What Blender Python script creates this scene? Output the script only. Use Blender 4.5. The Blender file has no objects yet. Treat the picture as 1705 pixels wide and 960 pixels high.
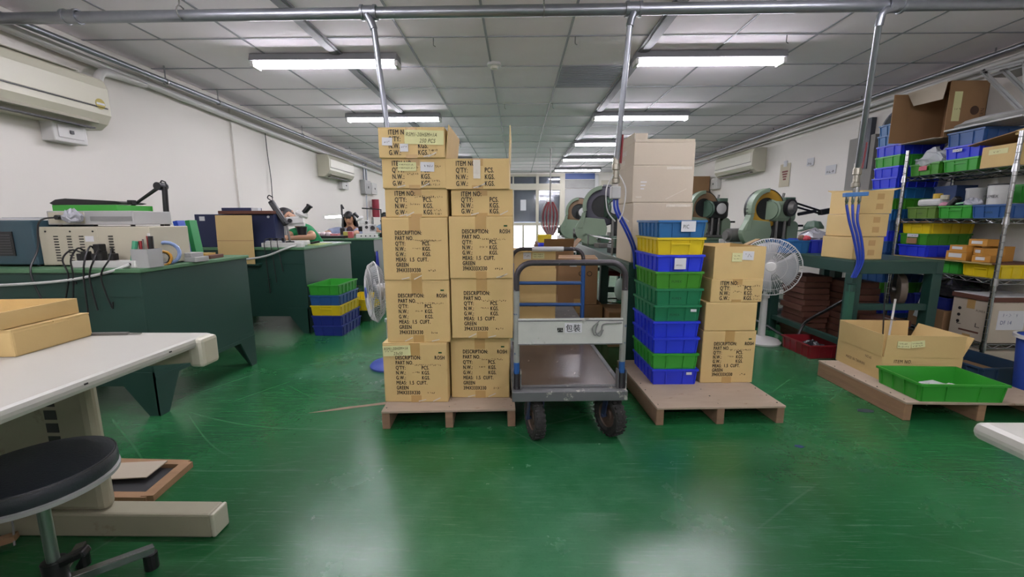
import bpy, bmesh, math, random
from mathutils import Vector, Matrix, Euler

# ------------------------------------------------------------------ camera
SC = bpy.context.scene
COL = SC.collection
PITCH, YAW, ROLL = 0.160981, -0.013714, -0.0024174
cam_data = bpy.data.cameras.new('camera')
cam_data.sensor_width = 36.0
cam_data.lens = 701.126 * 36.0 / 1705.0
cam_data.clip_start = 0.02
cam_data.clip_end = 100
cam = bpy.data.objects.new('camera', cam_data)
COL.objects.link(cam)
_f = Vector((math.sin(YAW) * math.cos(PITCH), math.cos(YAW) * math.cos(PITCH), -math.sin(PITCH)))
_r = Vector((math.cos(YAW), -math.sin(YAW), 0))
_u = _r.cross(_f)
_r2 = _r * math.cos(ROLL) + _u * math.sin(ROLL)
_u2 = -_r * math.sin(ROLL) + _u * math.cos(ROLL)
_m = Matrix((( _r2.x, _u2.x, -_f.x, 0), (_r2.y, _u2.y, -_f.y, 0), (_r2.z, _u2.z, -_f.z, 1.06), (0, 0, 0, 1)))
cam.matrix_world = _m
SC.camera = cam

# ------------------------------------------------------------------ world, exposure
world = bpy.data.worlds.new('world')
world.use_nodes = True
world.node_tree.nodes['Background'].inputs[0].default_value = (0.75, 0.83, 1.0, 1)
world.node_tree.nodes['Background'].inputs[1].default_value = 0.6
SC.world = world
SC.view_settings.view_transform = 'Standard'
SC.view_settings.look = 'None'
SC.view_settings.gamma = 1.0
SC.view_settings.use_curve_mapping = False
SC.view_settings.exposure = 1.82
TUBE_STRENGTH = 19.0

CEIL = 2.381
XL, XR, YB, YF = -3.22, 3.82, -2.0, 12.3
R = math.radians
rnd = random.Random(7)

# ------------------------------------------------------------------ materials
def lin(c):
    if isinstance(c, str):
        c = c.lstrip('#'); c = tuple(int(c[i:i + 2], 16) / 255 for i in (0, 2, 4))
    return tuple((x / 12.92 if x <= 0.04045 else ((x + 0.055) / 1.055) ** 2.4) for x in c)

# overall reflectance of painted, printed and plastic surfaces; the white shell and fresh cardboard are brighter
ALBEDO = {'painted_wall': 0.88, 'ceiling_tile': 1.0, 'ceiling_bar': 1.0, 'cardboard': 0.84, 'cardboard_pale': 0.8, 'lit_tube': 1.0, 'lit_desk_tube': 1.0, 'bright_frosted_glass': 1.0, 'window_glass': 1.0, 'clear_film': 1.0}
_mats = {}
def M(name, col, rough=0.5, metal=0.0, var=0.12, scale=6.0, bump=0.0, bscale=40.0, col2=None, fac2=None, alpha=None, trans=0.0, spec=0.5, stretch=None, emit=None, estr=0.0):
    """procedural material: base colour broken up by noise, optional second colour in worn patches"""
    if name in _mats: return _mats[name]
    m = bpy.data.materials.new(name); m.use_nodes = True
    nt = m.node_tree; N = nt.nodes; L = nt.links
    b = N['Principled BSDF']
    c = tuple(x * ALBEDO.get(name, 0.70) for x in lin(col))
    tc = N.new('ShaderNodeTexCoord')
    src = tc.outputs['Object']
    if stretch:
        mp = N.new('ShaderNodeMapping'); mp.inputs['Scale'].default_value = stretch
        L.new(src, mp.inputs[0]); src = mp.outputs[0]
    nz = N.new('ShaderNodeTexNoise'); nz.inputs['Scale'].default_value = scale; nz.inputs['Detail'].default_value = 5
    L.new(src, nz.inputs['Vector'])
    mx = N.new('ShaderNodeMix'); mx.data_type = 'RGBA'
    mx.inputs[6].default_value = (*[max(0, x * (1 - var)) for x in c], 1)
    mx.inputs[7].default_value = (*[min(1, x * (1 + var)) for x in c], 1)
    L.new(nz.outputs['Fac'], mx.inputs[0])
    out = mx.outputs[2]
    if col2:
        n2 = N.new('ShaderNodeTexNoise'); n2.inputs['Scale'].default_value = scale * 2.3; n2.inputs['Detail'].default_value = 8; n2.inputs['Roughness'].default_value = 0.65
        L.new(src, n2.inputs['Vector'])
        cr = N.new('ShaderNodeValToRGB'); f = fac2 or 0.6
        cr.color_ramp.elements[0].position = f; cr.color_ramp.elements[1].position = min(1, f + 0.06)
        L.new(n2.outputs['Fac'], cr.inputs[0])
        m2 = N.new('ShaderNodeMix'); m2.data_type = 'RGBA'
        m2.inputs[7].default_value = (*lin(col2), 1)
        L.new(cr.outputs[0], m2.inputs[0]); L.new(out, m2.inputs[6]); out = m2.outputs[2]
    L.new(out, b.inputs['Base Color'])
    b.inputs['Roughness'].default_value = rough
    b.inputs['Metallic'].default_value = metal
    b.inputs['Specular IOR Level'].default_value = spec
    if trans: b.inputs['Transmission Weight'].default_value = trans
    if alpha is not None: b.inputs['Alpha'].default_value = alpha
    if emit:
        b.inputs['Emission Color'].default_value = (*lin(emit), 1); b.inputs['Emission Strength'].default_value = estr
    if bump:
        nb = N.new('ShaderNodeTexNoise'); nb.inputs['Scale'].default_value = bscale; nb.inputs['Detail'].default_value = 4
        L.new(src, nb.inputs['Vector'])
        bp = N.new('ShaderNodeBump'); bp.inputs['Strength'].default_value = bump; bp.inputs['Distance'].default_value = 0.01
        L.new(nb.outputs['Fac'], bp.inputs['Height']); L.new(bp.outputs[0], b.inputs['Normal'])
    _mats[name] = m
    return m

def floor_material():
    m = bpy.data.materials.new('green_epoxy_floor'); m.use_nodes = True
    nt = m.node_tree; N = nt.nodes; L = nt.links; b = N['Principled BSDF']
    tc = N.new('ShaderNodeTexCoord')
    def noise(scale, detail=6, rough=0.6, st=None, rot=0):
        mp = N.new('ShaderNodeMapping'); mp.inputs['Scale'].default_value = st or (1, 1, 1); mp.inputs['Rotation'].default_value = (0, 0, rot)
        L.new(tc.outputs['Object'], mp.inputs[0])
        n = N.new('ShaderNodeTexNoise'); n.inputs['Scale'].default_value = scale; n.inputs['Detail'].default_value = detail; n.inputs['Roughness'].default_value = rough
        L.new(mp.outputs[0], n.inputs['Vector']); return n.outputs['Fac']
    def ramp(s, a, bb, c0=(0, 0, 0, 1), c1=(1, 1, 1, 1)):
        r = N.new('ShaderNodeValToRGB'); r.color_ramp.elements[0].position = a; r.color_ramp.elements[1].position = bb
        r.color_ramp.elements[0].color = c0; r.color_ramp.elements[1].color = c1
        L.new(s, r.inputs[0]); return r.outputs[0]
    def mix(f, a, bb):
        x = N.new('ShaderNodeMix'); x.data_type = 'RGBA'
        for s, v in ((0, f), (6, a), (7, bb)):
            if isinstance(v, (tuple, float, int)): x.inputs[s].default_value = v
            else: L.new(v, x.inputs[s])
        return x.outputs[2]
    def mul(a, k):
        x = N.new('ShaderNodeMath'); x.operation = 'MULTIPLY'; L.new(a, x.inputs[0])
        if isinstance(k, float): x.inputs[1].default_value = k
        else: L.new(k, x.inputs[1])
        return x.outputs[0]
    c = ramp(noise(1.1, 7, 0.62), 0.3, 0.72, (*lin('#0f4d26'), 1), (*lin('#25693b'), 1))
    # scuffed dull areas
    c = mix(mul(ramp(noise(0.75, 5, 0.6, rot=1.1), 0.52, 0.72), 0.45), c, (*lin('#5d8f74'), 1))
    # fine grit
    c = mix(mul(ramp(noise(90, 3, 0.7), 0.52, 0.75), 0.22), c, (*lin('#0c3d22'), 1))
    # brushed scuffs and long thin scratches in several directions
    for k, (rot, sc, st) in enumerate(((0.5, 5, (1, 16, 1)), (1.9, 3, (1, 30, 1)), (-0.4, 4, (1, 34, 1)), (2.6, 4, (1, 18, 1)), (1.2, 2.5, (1, 46, 1)), (2.2, 3, (1, 40, 1)))):
        s = ramp(noise(sc, 5, 0.75, st, rot), 0.60, 0.76)
        c = mix(mul(s, 0.24), c, (*lin('#8fb39e'), 1))
    scr = None
    for rot, off, sc in ((0.3, 0.0, 0.9), (1.3, 3.1, 0.7), (2.2, 7.7, 1.1), (0.9, 5.2, 1.3), (1.75, 9.1, 0.8)):
        mp = N.new('ShaderNodeMapping'); mp.inputs['Rotation'].default_value = (0, 0, rot); mp.inputs['Location'].default_value = (off, off * 1.7, 0)
        L.new(tc.outputs['Object'], mp.inputs[0])
        nd = N.new('ShaderNodeTexNoise'); nd.inputs['Scale'].default_value = 0.9; nd.inputs['Detail'].default_value = 1
        L.new(mp.outputs[0], nd.inputs['Vector'])
        w = N.new('ShaderNodeTexWave'); w.inputs['Scale'].default_value = sc; w.inputs['Distortion'].default_value = 5; w.inputs['Detail'].default_value = 1.0; w.inputs['Detail Scale'].default_value = 0.6
        L.new(mp.outputs[0], w.inputs['Vector'])
        lines = ramp(w.outputs['Fac'], 0.9996, 1.0)
        msk = ramp(nd.outputs['Fac'], 0.56, 0.66)
        s = mul(lines, msk)
        if scr is None: scr = s
        else:
            a = N.new('ShaderNodeMath'); a.operation = 'MAXIMUM'; L.new(scr, a.inputs[0]); L.new(s, a.inputs[1]); scr = a.outputs[0]
    c = mix(mul(scr, 0.06), c, (*lin('#a9c4b2'), 1))
    L.new(c, b.inputs['Base Color'])
    rr = N.new('ShaderNodeMapRange'); L.new(noise(2.3, 8, 0.65), rr.inputs[0]); rr.inputs[3].default_value = 0.14; rr.inputs[4].default_value = 0.36
    L.new(rr.outputs[0], b.inputs['Roughness'])
    b.inputs['Specular IOR Level'].default_value = 0.55
    bp = N.new('ShaderNodeBump'); bp.inputs['Strength'].default_value = 0.06; bp.inputs['Distance'].default_value = 0.01
    L.new(noise(28, 4, 0.6), bp.inputs['Height']); L.new(bp.outputs[0], b.inputs['Normal'])
    return m

CARD = M('cardboard', '#d3b67b', 0.75, var=0.1, scale=5, bump=0.05, bscale=90)
CARD2 = M('cardboard_pale', '#c6baa6', 0.75, var=0.08, scale=4, bump=0.05, bscale=60)
CARD3 = M('cardboard_brown', '#a8825a', 0.75, var=0.12, scale=4, bump=0.06, bscale=60)
CARD_IN = M('cardboard_inside', '#cfa04f', 0.8, var=0.08)
TAPE = M('packing_tape', '#cda768', 0.3, var=0.06, scale=12)
CLEAR = M('clear_tape', '#e8e2d2', 0.15, var=0.05, scale=14, bump=0.5, bscale=30)
INK = M('black_ink', '#171615', 0.7, var=0.05)
PEN = M('pen_ink', '#3b3020', 0.8, var=0.05)
BLUEINK = M('blue_ink', '#27407e', 0.8, var=0.05)
GREENINK = M('green_print', '#1e5a26', 0.7, var=0.05)
PAPER = M('white_paper', '#e9ebee', 0.7, var=0.03)
YPAPER = M('yellow_note', '#ecebae', 0.75, var=0.04)
PINKPAPER = M('pink_sticker', '#e07a86', 0.7, var=0.05)
WALL = M('painted_wall', '#e8e4dc', 0.6, var=0.03, scale=1.5, bump=0.04, bscale=8)
WHITE = M('white_enamel', '#e6e6e4', 0.4, var=0.03)
WPLAST = M('white_plastic', '#e4e3df', 0.35, var=0.04)
IVORY = M('ivory_plastic', '#dcd9c4', 0.38, var=0.04, scale=2)
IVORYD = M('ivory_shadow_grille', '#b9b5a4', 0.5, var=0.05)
BEIGE = M('beige_metal', '#cfc9b2', 0.45, var=0.05)
BEIGED = M('beige_worn_metal', '#b8b29a', 0.5, var=0.12, scale=5, col2='#8c8470', fac2=0.62)
GREYBOX = M('grey_metal', '#b9bab8', 0.45, var=0.06)
DKGREY = M('dark_grey_plastic', '#4a4b4d', 0.45, var=0.1)
BLACK = M('black_plastic', '#1c1c1e', 0.4, var=0.15)
RUBBER = M('black_rubber', '#2b2a29', 0.75, var=0.25, scale=20, col2='#6f6a63', fac2=0.62)
VINYL = M('black_vinyl_seat', '#3b3e46', 0.42, var=0.12, bump=0.12, bscale=160, col2='#565860', fac2=0.68)
GALV = M('galvanised_pipe', '#a9adb4', 0.36, metal=0.85, var=0.14, scale=22)
CHROME = M('chrome_steel', '#c4c6c8', 0.22, metal=1.0, var=0.08)
STEEL = M('worn_steel', '#8d8c88', 0.45, metal=0.6, var=0.2, scale=14)
BENCHG = M('dark_green_bench_paint', '#21493f', 0.45, var=0.1, scale=3, bump=0.02)
BENCHTOP = M('bench_top_green_vinyl', '#5c8a63', 0.5, var=0.12, scale=5)
MACHG = M('machine_green', '#8a9f86', 0.42, var=0.12, scale=5)
MACHG2 = M('machine_green_dark', '#516d5b', 0.45, var=0.15, scale=6)
MACHD = M('machine_dark_parts', '#2a2d2d', 0.5, metal=0.3, var=0.2, scale=12)
YELLOWP = M('flywheel_yellow', '#c79a2d', 0.5, var=0.12)
WOOD = M('pallet_wood', '#9c7c62', 0.8, var=0.22, scale=3, stretch=(1.5, 9, 9), bump=0.15, bscale=20)
WOODTOP = M('pallet_plywood', '#b8a48f', 0.8, var=0.2, scale=2.5, stretch=(2, 7, 2), bump=0.1, bscale=20, col2='#7c5e47', fac2=0.64)
WOODRED = M('rough_timber', '#a88262', 0.85, var=0.3, scale=3, stretch=(3, 1.2, 14), bump=0.2, bscale=18)
BROWN = M('brown_board', '#6a4030', 0.7, var=0.2, scale=7)
NAVY = M('navy_board', '#232d55', 0.6, var=0.1)
TABLETOP = M('light_grey_laminate', '#cbcac0', 0.42, var=0.03, scale=9)
TEAL = M('teal_metal', '#3c5a66', 0.45, var=0.1)
SKIN = M('skin', '#d9a583', 0.55, var=0.06)
HAIR = M('black_hair', '#17161a', 0.4, var=0.2, scale=60, stretch=(1, 1, 0.1))
HAIRG = M('greying_hair', '#3c3b3d', 0.5, var=0.3, scale=60, stretch=(1, 1, 0.1))
FILM = M('clear_film', '#dfe4e6', 0.12, var=0.1, scale=12, bump=0.9, bscale=22, alpha=0.55)
BAGGREY = M('grey_plastic_bag', '#b8bac2', 0.25, var=0.12, scale=10, bump=0.8, bscale=18)
BAGBLACK = M('dark_plastic_bag', '#2c2c30', 0.18, var=0.2, bump=0.9, bscale=22)
BLUEHOSE = M('blue_hose', '#2746b4', 0.35, var=0.08)
REDHOSE = M('red_hose', '#8e2f34', 0.45, var=0.1)
CABLEW = M('white_cable', '#dcdcda', 0.4, var=0.04)
CABLEG = M('grey_cable', '#8d8d8b', 0.5, var=0.05)
CRATE_COL = {
    'green': '#3fae3a', 'grass': '#4a9f2d', 'olive': '#6f9440', 'emerald': '#25875a', 'darkgreen': '#2a4a33',
    'blue': '#2f44ee', 'navy': '#27358f', 'sky': '#2b74b4', 'steel': '#2f5f9f', 'yellow': '#f2d61e', 'red': '#9d2730', 'slate': '#37526e'}
def cratemat(k): return M('crate_' + k, CRATE_COL[k], 0.38, var=0.06, scale=4)

# ------------------------------------------------------------------ mesh helpers
class MB:
    def __init__(self): self.v = []; self.f = []
    def add(self, vs, fs):
        o = len(self.v); self.v += [tuple(x) for x in vs]; self.f += [tuple(i + o for i in f) for f in fs]; return self
    def box(self, c, s, rz=0.0, rot=None, top=1.0):
        hx, hy, hz = s[0] / 2, s[1] / 2, s[2] / 2
        mt = Euler(rot or (0, 0, rz)).to_matrix()
        vs = []
        for z in (-1, 1):
            k = top if z > 0 else 1.0
            for x, y in ((-1, -1), (1, -1), (1, 1), (-1, 1)):
                vs.append(mt @ Vector((x * hx * k, y * hy * k, z * hz)) + Vector(c))
        return self.add(vs, [(3, 2, 1, 0), (4, 5, 6, 7), (0, 1, 5, 4), (1, 2, 6, 5), (2, 3, 7, 6), (3, 0, 4, 7)])
    def bb(self, x0, x1, y0, y1, z0, z1):
        return self.box(((x0 + x1) / 2, (y0 + y1) / 2, (z0 + z1) / 2), (x1 - x0, y1 - y0, z1 - z0))
    def bar(self, p0, p1, w, h, up=(0, 0, 1)):
        p0, p1 = Vector(p0), Vector(p1); d = (p1 - p0).normalized(); u = Vector(up)
        s = d.cross(u)
        if s.length < 1e-4: s = d.cross(Vector((1, 0, 0)))
        s.normalize(); u = s.cross(d)
        vs = []
        for p in (p0, p1):
            for a, b in ((-1, -1), (1, -1), (1, 1), (-1, 1)): vs.append(p + s * a * w / 2 + u * b * h / 2)
        return self.add(vs, [(3, 2, 1, 0), (4, 5, 6, 7), (0, 1, 5, 4), (1, 2, 6, 5), (2, 3, 7, 6), (3, 0, 4, 7)])
    def tube(self, pts, r, seg=8, closed=False, cap=True):
        pts = [Vector(p) for p in pts]; n = len(pts); rs = r if isinstance(r, (list, tuple)) else [r] * n
        vs = []; fs = []; prev = None
        for i, p in enumerate(pts):
            if closed: d = pts[(i + 1) % n] - pts[i - 1]
            else: d = pts[min(i + 1, n - 1)] - pts[max(i - 1, 0)]
            d.normalize()
            if prev is None:
                a = d.orthogonal().normalized()
            else:
                a = prev - d * prev.dot(d)
                a = a.normalized() if a.length > 1e-6 else d.orthogonal().normalized()
            prev = a; b = d.cross(a)
            for k in range(seg):
                t = 2 * math.pi * k / seg; vs.append(p + (a * math.cos(t) + b * math.sin(t)) * rs[i])
        m = n if closed else n - 1
        for i in range(m):
            j = (i + 1) % n
            for k in range(seg):
                k2 = (k + 1) % seg
                fs.append((i * seg + k, i * seg + k2, j * seg + k2, j * seg + k))
        if cap and not closed:
            fs.append(tuple(range(seg))[::-1]); fs.append(tuple((n - 1) * seg + k for k in range(seg)))
        return self.add(vs, fs)
    def cyl(self, p0, p1, r, seg=16, r2=None):
        return self.tube([p0, p1], [r, r if r2 is None else r2], seg)
    def lathe(self, prof, seg=24, o=(0, 0, 0), axis=(0, 0, 1)):
        q = Vector((0, 0, 1)).rotation_difference(Vector(axis)); o = Vector(o)
        vs = []; fs = []; n = len(prof)
        for r, z in prof:
            for k in range(seg):
                t = 2 * math.pi * k / seg
                vs.append(o + q @ Vector((max(r, 1e-5) * math.cos(t), max(r, 1e-5) * math.sin(t), z)))
        for i in range(n - 1):
            for k in range(seg):
                k2 = (k + 1) % seg
                fs.append((i * seg + k, i * seg + k2, (i + 1) * seg + k2, (i + 1) * seg + k))
        return self.add(vs, fs)
    def prism(self, poly, t0, t1, plane='xz'):
        n = len(poly)
        def mk(a, b, t): return {'xz': (a, t, b), 'xy': (a, b, t), 'yz': (t, a, b)}[plane]
        vs = [mk(a, b, t0) for a, b in poly] + [mk(a, b, t1) for a, b in poly]
        fs = [tuple(range(n))[::-1], tuple(range(n, 2 * n))] + [(i, (i + 1) % n, n + (i + 1) % n, n + i) for i in range(n)]
        return self.add(vs, fs)
    def sphere(self, c, r, sc=(1, 1, 1), seg=14, rings=8):
        vs = []; fs = []
        for i in range(rings + 1):
            ph = math.pi * i / rings
            for k in range(seg):
                t = 2 * math.pi * k / seg
                vs.append((c[0] + r * sc[0] * math.sin(ph) * math.cos(t), c[1] + r * sc[1] * math.sin(ph) * math.sin(t), c[2] + r * sc[2] * math.cos(ph)))
        for i in range(rings):
            for k in range(seg):
                k2 = (k + 1) % seg
                fs.append((i * seg + k, (i + 1) * seg + k, (i + 1) * seg + k2, i * seg + k2))
        return self.add(vs, fs)
    def mesh(self, name, smooth=False):
        me = bpy.data.meshes.new(name); me.from_pydata(self.v, [], self.f)
        bm = bmesh.new(); bm.from_mesh(me)
        bmesh.ops.remove_doubles(bm, verts=bm.verts, dist=1e-6)
        bmesh.ops.recalc_face_normals(bm, faces=bm.faces)
        if smooth:
            for f in bm.faces: f.smooth = True
            for e in bm.edges:
                if len(e.link_faces) == 2 and e.calc_face_angle(0) > 0.7: e.smooth = False
        bm.to_mesh(me); bm.free()
        return me
    def build(self, name, mat, parent=None, loc=(0, 0, 0), rot=(0, 0, 0), smooth=False, bevel=0.0):
        me = self.mesh(name, smooth); me.materials.append(mat)
        return place(name, me, parent, loc, rot, bevel)

def place(name, me, parent=None, loc=(0, 0, 0), rot=(0, 0, 0), bevel=0.0):
    o = bpy.data.objects.new(name, me); COL.objects.link(o)
    o.location = loc; o.rotation_euler = rot
    if parent is not None: o.parent = parent
    if bevel:
        md = o.modifiers.new('bevel', 'BEVEL'); md.width = bevel; md.segments = 2; md.limit_method = 'ANGLE'; md.angle_limit = 0.6
    return o

def tag(o, label, cat, group=None):
    o['label'] = label; o['category'] = cat
    if group: o['group'] = group
    return o

def thing(name, label, cat, loc=(0, 0, 0), rz=0.0, group=None, rot=None):
    o = bpy.data.objects.new(name, None); COL.objects.link(o); o.empty_display_size = 0.05
    o.location = loc; o.rotation_euler = rot or (0, 0, rz)
    return tag(o, label, cat, group)

def struct(o):
    o['kind'] = 'structure'; return o

_txt = {}
def text(s, size, mat, parent, loc, rot=(R(90), 0, 0), sx=0.75, name='printed_text', align='LEFT', shear=0.0, bold=0.0):
    key = (s, round(size, 4), round(sx, 3), mat.name, align, shear, bold)
    me = _txt.get(key)
    if me is None:
        cu = bpy.data.curves.new('t', 'FONT'); cu.body = s; cu.size = size; cu.align_x = align; cu.resolution_u = 3; cu.fill_mode = 'FRONT'; cu.shear = shear; cu.space_character = 1.12
        ob = bpy.data.objects.new('t', cu); COL.objects.link(ob)
        bpy.context.view_layer.update()
        dg = bpy.context.evaluated_depsgraph_get()
        me = bpy.data.meshes.new_from_object(ob.evaluated_get(dg))
        bpy.data.objects.remove(ob); bpy.data.curves.remove(cu)
        for v in me.vertices: v.co.x *= sx * .93
        if bold:      # heavier strokes: the outline repeated a hair to each side
            vs = [v.co.copy() for v in me.vertices]; fs = [tuple(p.vertices) for p in me.polygons]; n = len(vs)
            offs = ((0, 0), (bold, 0), (-bold, 0), (0, bold), (0, -bold))
            m2 = bpy.data.meshes.new(name)
            m2.from_pydata([(v.x + ox, v.y + oy, v.z + 2e-5 * q) for q, (ox, oy) in enumerate(offs) for v in vs], [], [tuple(i + n * q for i in f) for q in range(5) for f in fs])
            bpy.data.meshes.remove(me); me = m2
        me.materials.clear(); me.materials.append(mat); me.name = name
        _txt[key] = me
    return place(name, me, parent, loc, rot)

def scribble(parent, loc, w, h, seed, mat, rot=(0, 0, 0), th=0.0016, name='handwriting'):
    """a line of small handwriting: pen strokes laid as thin ribbons in the local XZ plane"""
    rr = random.Random(seed); mb = MB(); x = 0.0
    while x < w:
        cw = h * rr.uniform(0.45, 0.75); n = rr.randint(2, 4)
        px, pz = x + rr.random() * cw, rr.random() * h
        for _ in range(n):
            qx, qz = x + rr.random() * cw, rr.random() * h
            mb.bar((px, 0, pz), (qx, 0, qz), 0.0002, th, up=(0.3, 0, 1)); px, pz = qx, qz
        x += cw + h * 0.25
    return mb.build(name, mat, parent, loc, rot)

def smooth_path(pts, n=8):
    pts = [Vector(p) for p in pts]; out = []
    for i in range(len(pts) - 1):
        p0 = pts[max(i - 1, 0)]; p1 = pts[i]; p2 = pts[i + 1]; p3 = pts[min(i + 2, len(pts) - 1)]
        for k in range(n):
            t = k / n
            out.append(0.5 * ((2 * p1) + (-p0 + p2) * t + (2 * p0 - 5 * p1 + 4 * p2 - p3) * t * t + (-p0 + 3 * p1 - 3 * p2 + p3) * t ** 3))
    out.append(pts[-1]); return out

def cable(name, pts, r, mat, label=None, cat='cable', group=None, parent=None, seg=6, n=6):
    o = MB().tube(smooth_path(pts, n), r, seg).build(name, mat, parent, smooth=True)
    if label: tag(o, label, cat, group)
    return o

# ------------------------------------------------------------------ setting
fl = struct(MB().bb(XL - .2, XR + .2, YB - .2, YF + .2, -0.1, 0).build('floor', floor_material()))
PATCH = M('floor_patch', '#a08a72', 0.8, var=0.25, scale=15)
DARKP = M('floor_dark_patch', '#2c3b3f', 0.6, var=0.2, scale=15)
def patch(name, mat, pts):
    mb = MB(); n = len(pts); mb.prism(pts, 0.0, 0.0012, 'xy'); mb.build(name, mat, fl)
patch('crack_repair', PATCH, [(-1.17, 2.192), (-1.08, 2.213), (-1.0, 2.236), (-.9, 2.272), (-.8, 2.30), (-.70, 2.325), (-.7, 2.365), (-.8, 2.333), (-.9, 2.297), (-1.0, 2.268), (-1.08, 2.232)])
patch('drain_plate', DARKP, [(1.90, 2.24), (1.93, 2.225), (1.98, 2.228), (2.0, 2.25), (1.97, 2.272), (1.92, 2.268)])
patch('paint_spot', M('blue_spot', '#22406e', 0.6), [(1.31, 1.865), (1.33, 1.85), (1.355, 1.86), (1.345, 1.875), (1.32, 1.88)])

wall_l = struct(MB().bb(XL - .2, XL, YB, YF, 0, CEIL + .1).build('wall_left', WALL))
wall_r = struct(MB().bb(XR, XR + .2, YB, YF, 0, CEIL + .1).build('wall_right', WALL))
wall_b = struct(MB().bb(XL - .2, XR + .2, YB - .2, YB, 0, CEIL + .1).build('wall_rear', WALL))
# columns standing slightly proud of the side walls
MB().bb(XL, XL + .02, 4.9, 5.05, 0, 2.3).build('column_face', WALL, wall_l)
MB().bb(XR - .03, XR, 4.95, 5.62, 0, 2.13).build('column_face', WALL, wall_r)
MB().bb(XR - .04, XR, 4.70, 5.05, .7, 1.95).build('grey_panel', M('cement_panel', '#9c9a94', 0.7, var=0.08, scale=3), wall_r)
MB().bb(XR - .05, XR, 4.76, 4.84, 1.6, 2.13).build('dark_post', M('dark_post_paint', '#4e5560', 0.5), wall_r)

# ceiling: a slab, lay-in tiles and exposed bars
CT = M('ceiling_tile', '#f7eef6', 0.9, var=0.04, scale=3, bump=0.05, bscale=70)
CB = M('ceiling_bar', '#8d8d96', 0.5, var=0.05)
ceil = struct(MB().bb(XL - .2, XR + .2, YB - .2, YF + .2, CEIL + .05, CEIL + .15).build('ceiling', CT))
MB().bb(XL, XR, YB, 1.524, CEIL, CEIL + .05).build('plain_soffit', CT, ceil)
gx = [-0.829 + .6 * k for k in range(-4, 8)]
gy = [1.524 + .6 * k for k in range(0, 18)]
xs = [XL] + [x for x in gx if XL < x < XR] + [XR]
ys = gy + [YF]
tile_cache = {}
for j in range(len(ys) - 1):
    for i in range(len(xs) - 1):
        w, d = xs[i + 1] - xs[i] - .012, ys[j + 1] - ys[j] - .012
        if w < .03 or d < .03: continue
        key = (round(w, 3), round(d, 3))
        if key not in tile_cache:
            me = MB().box((0, 0, .012), (w, d, .024)).mesh('ceiling_tile'); me.materials.append(CT); tile_cache[key] = me
        place('ceiling_tile', tile_cache[key], ceil, ((xs[i] + xs[i + 1]) / 2, (ys[j] + ys[j + 1]) / 2, CEIL + rnd.uniform(0.0, .0025)))
for x in xs[1:-1]: MB().bb(x - .008, x + .008, 1.524, YF, CEIL - .003, CEIL + .01).build('grid_bar', CB, ceil)
for y in ys[1:-1]: MB().bb(XL, XR, y - .007, y + .007, CEIL - .0035, CEIL + .0095).build('grid_bar', CB, ceil)
# perforated grille tile
gr = MB().bb(.385, .93, 3.94, 4.5, CEIL - .004, CEIL - .001)
for k in range(13): gr.bb(.39, .925, 3.965 + k * .042, 3.972 + k * .042, CEIL - .007, CEIL - .003)
gr.build('grille_tile', M('grille_grey', '#a5a7b2', 0.5), ceil)
for hx, hy in ((.42, 3.33), (-.62, 3.34), (1.95, 3.33), (.4, 5.1), (-.15, 5.12)):
    MB().tube([(hx, hy, CEIL), (hx, hy, CEIL - .05), (hx + .015, hy, CEIL - .06)], .003, 6).build('ceiling_hook', DKGREY, ceil)

# far wall with sliding doors, transoms and roller shutters behind the glass
FRAME = M('cream_aluminium', '#d8d3bf', 0.4, var=0.04)
SHUT = M('roller_shutter', '#8d8d97', 0.5, var=0.06)
GLASS = M('window_glass', '#dfe8ee', 0.05, var=0.02, trans=0.95)
fw = MB()
fw.bb(XL, -.30, YF, YF + .2, 0, CEIL + .1); fw.bb(2.3, XR, YF, YF + .2, 0, CEIL + .1)
fw.bb(-.30, 1.34, YF, YF + .2, 2.33, CEIL + .1); fw.bb(1.34, 2.3, YF, YF + .2, 0, CEIL + .1)
wall_f = struct(fw.build('wall_far', WALL))
MB().bb(1.345, 2.18, YF - .02, YF, 2.2, 2.36).build('blue_fascia', M('blue_fascia', '#4a66a8', 0.5), wall_f)
MB().bb(1.345, 2.185, YF - .03, YF, 1.95, 2.185).build('grey_panel', M('stained_grey_panel', '#a9aaa6', 0.6, var=0.25, scale=6), wall_f)
MB().bb(1.345, 2.19, YF - .03, YF, .8, 1.935).build('grey_panel', M('plain_grey_panel', '#b9bab8', 0.6, var=0.06), wall_f)
MB().bb(2.185, 2.285, YF - .06, YF, 0, 2.34).build('white_post', WHITE, wall_f)
MB().bb(2.36, 2.7, YF - .03, YF, 1.0, 2.165).build('cream_panel', FRAME, wall_f)
MB().bb(2.42, 2.66, YF - .04, YF - .03, 1.0, 2.04).build('dark_pane', SHUT, wall_f)
door = struct(bpy.data.objects.new('door_1', None)); COL.objects.link(door); door.location = (0.52, YF, 0)
def dp(name, mat, x0, x1, y0, y1, z0, z1): return MB().bb(x0 - .52, x1 - .52, y0, y1, z0, z1).build(name, mat, door)
for x0, x1 in ((-.30, -.20), (-.145, -.105), (.52, .60), (1.20, 1.34)): dp('door_frame', FRAME, x0, x1, -.05, .05, 0, 2.34)
dp('door_frame', FRAME, -.3, 1.34, -.06, .05, 1.9, 2.075); dp('door_frame', FRAME, -.3, 1.34, -.056, .052, 2.27, 2.335)
dp('door_frame', FRAME, -.2, 1.2, -.04, .04, .90, .99)
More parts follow.
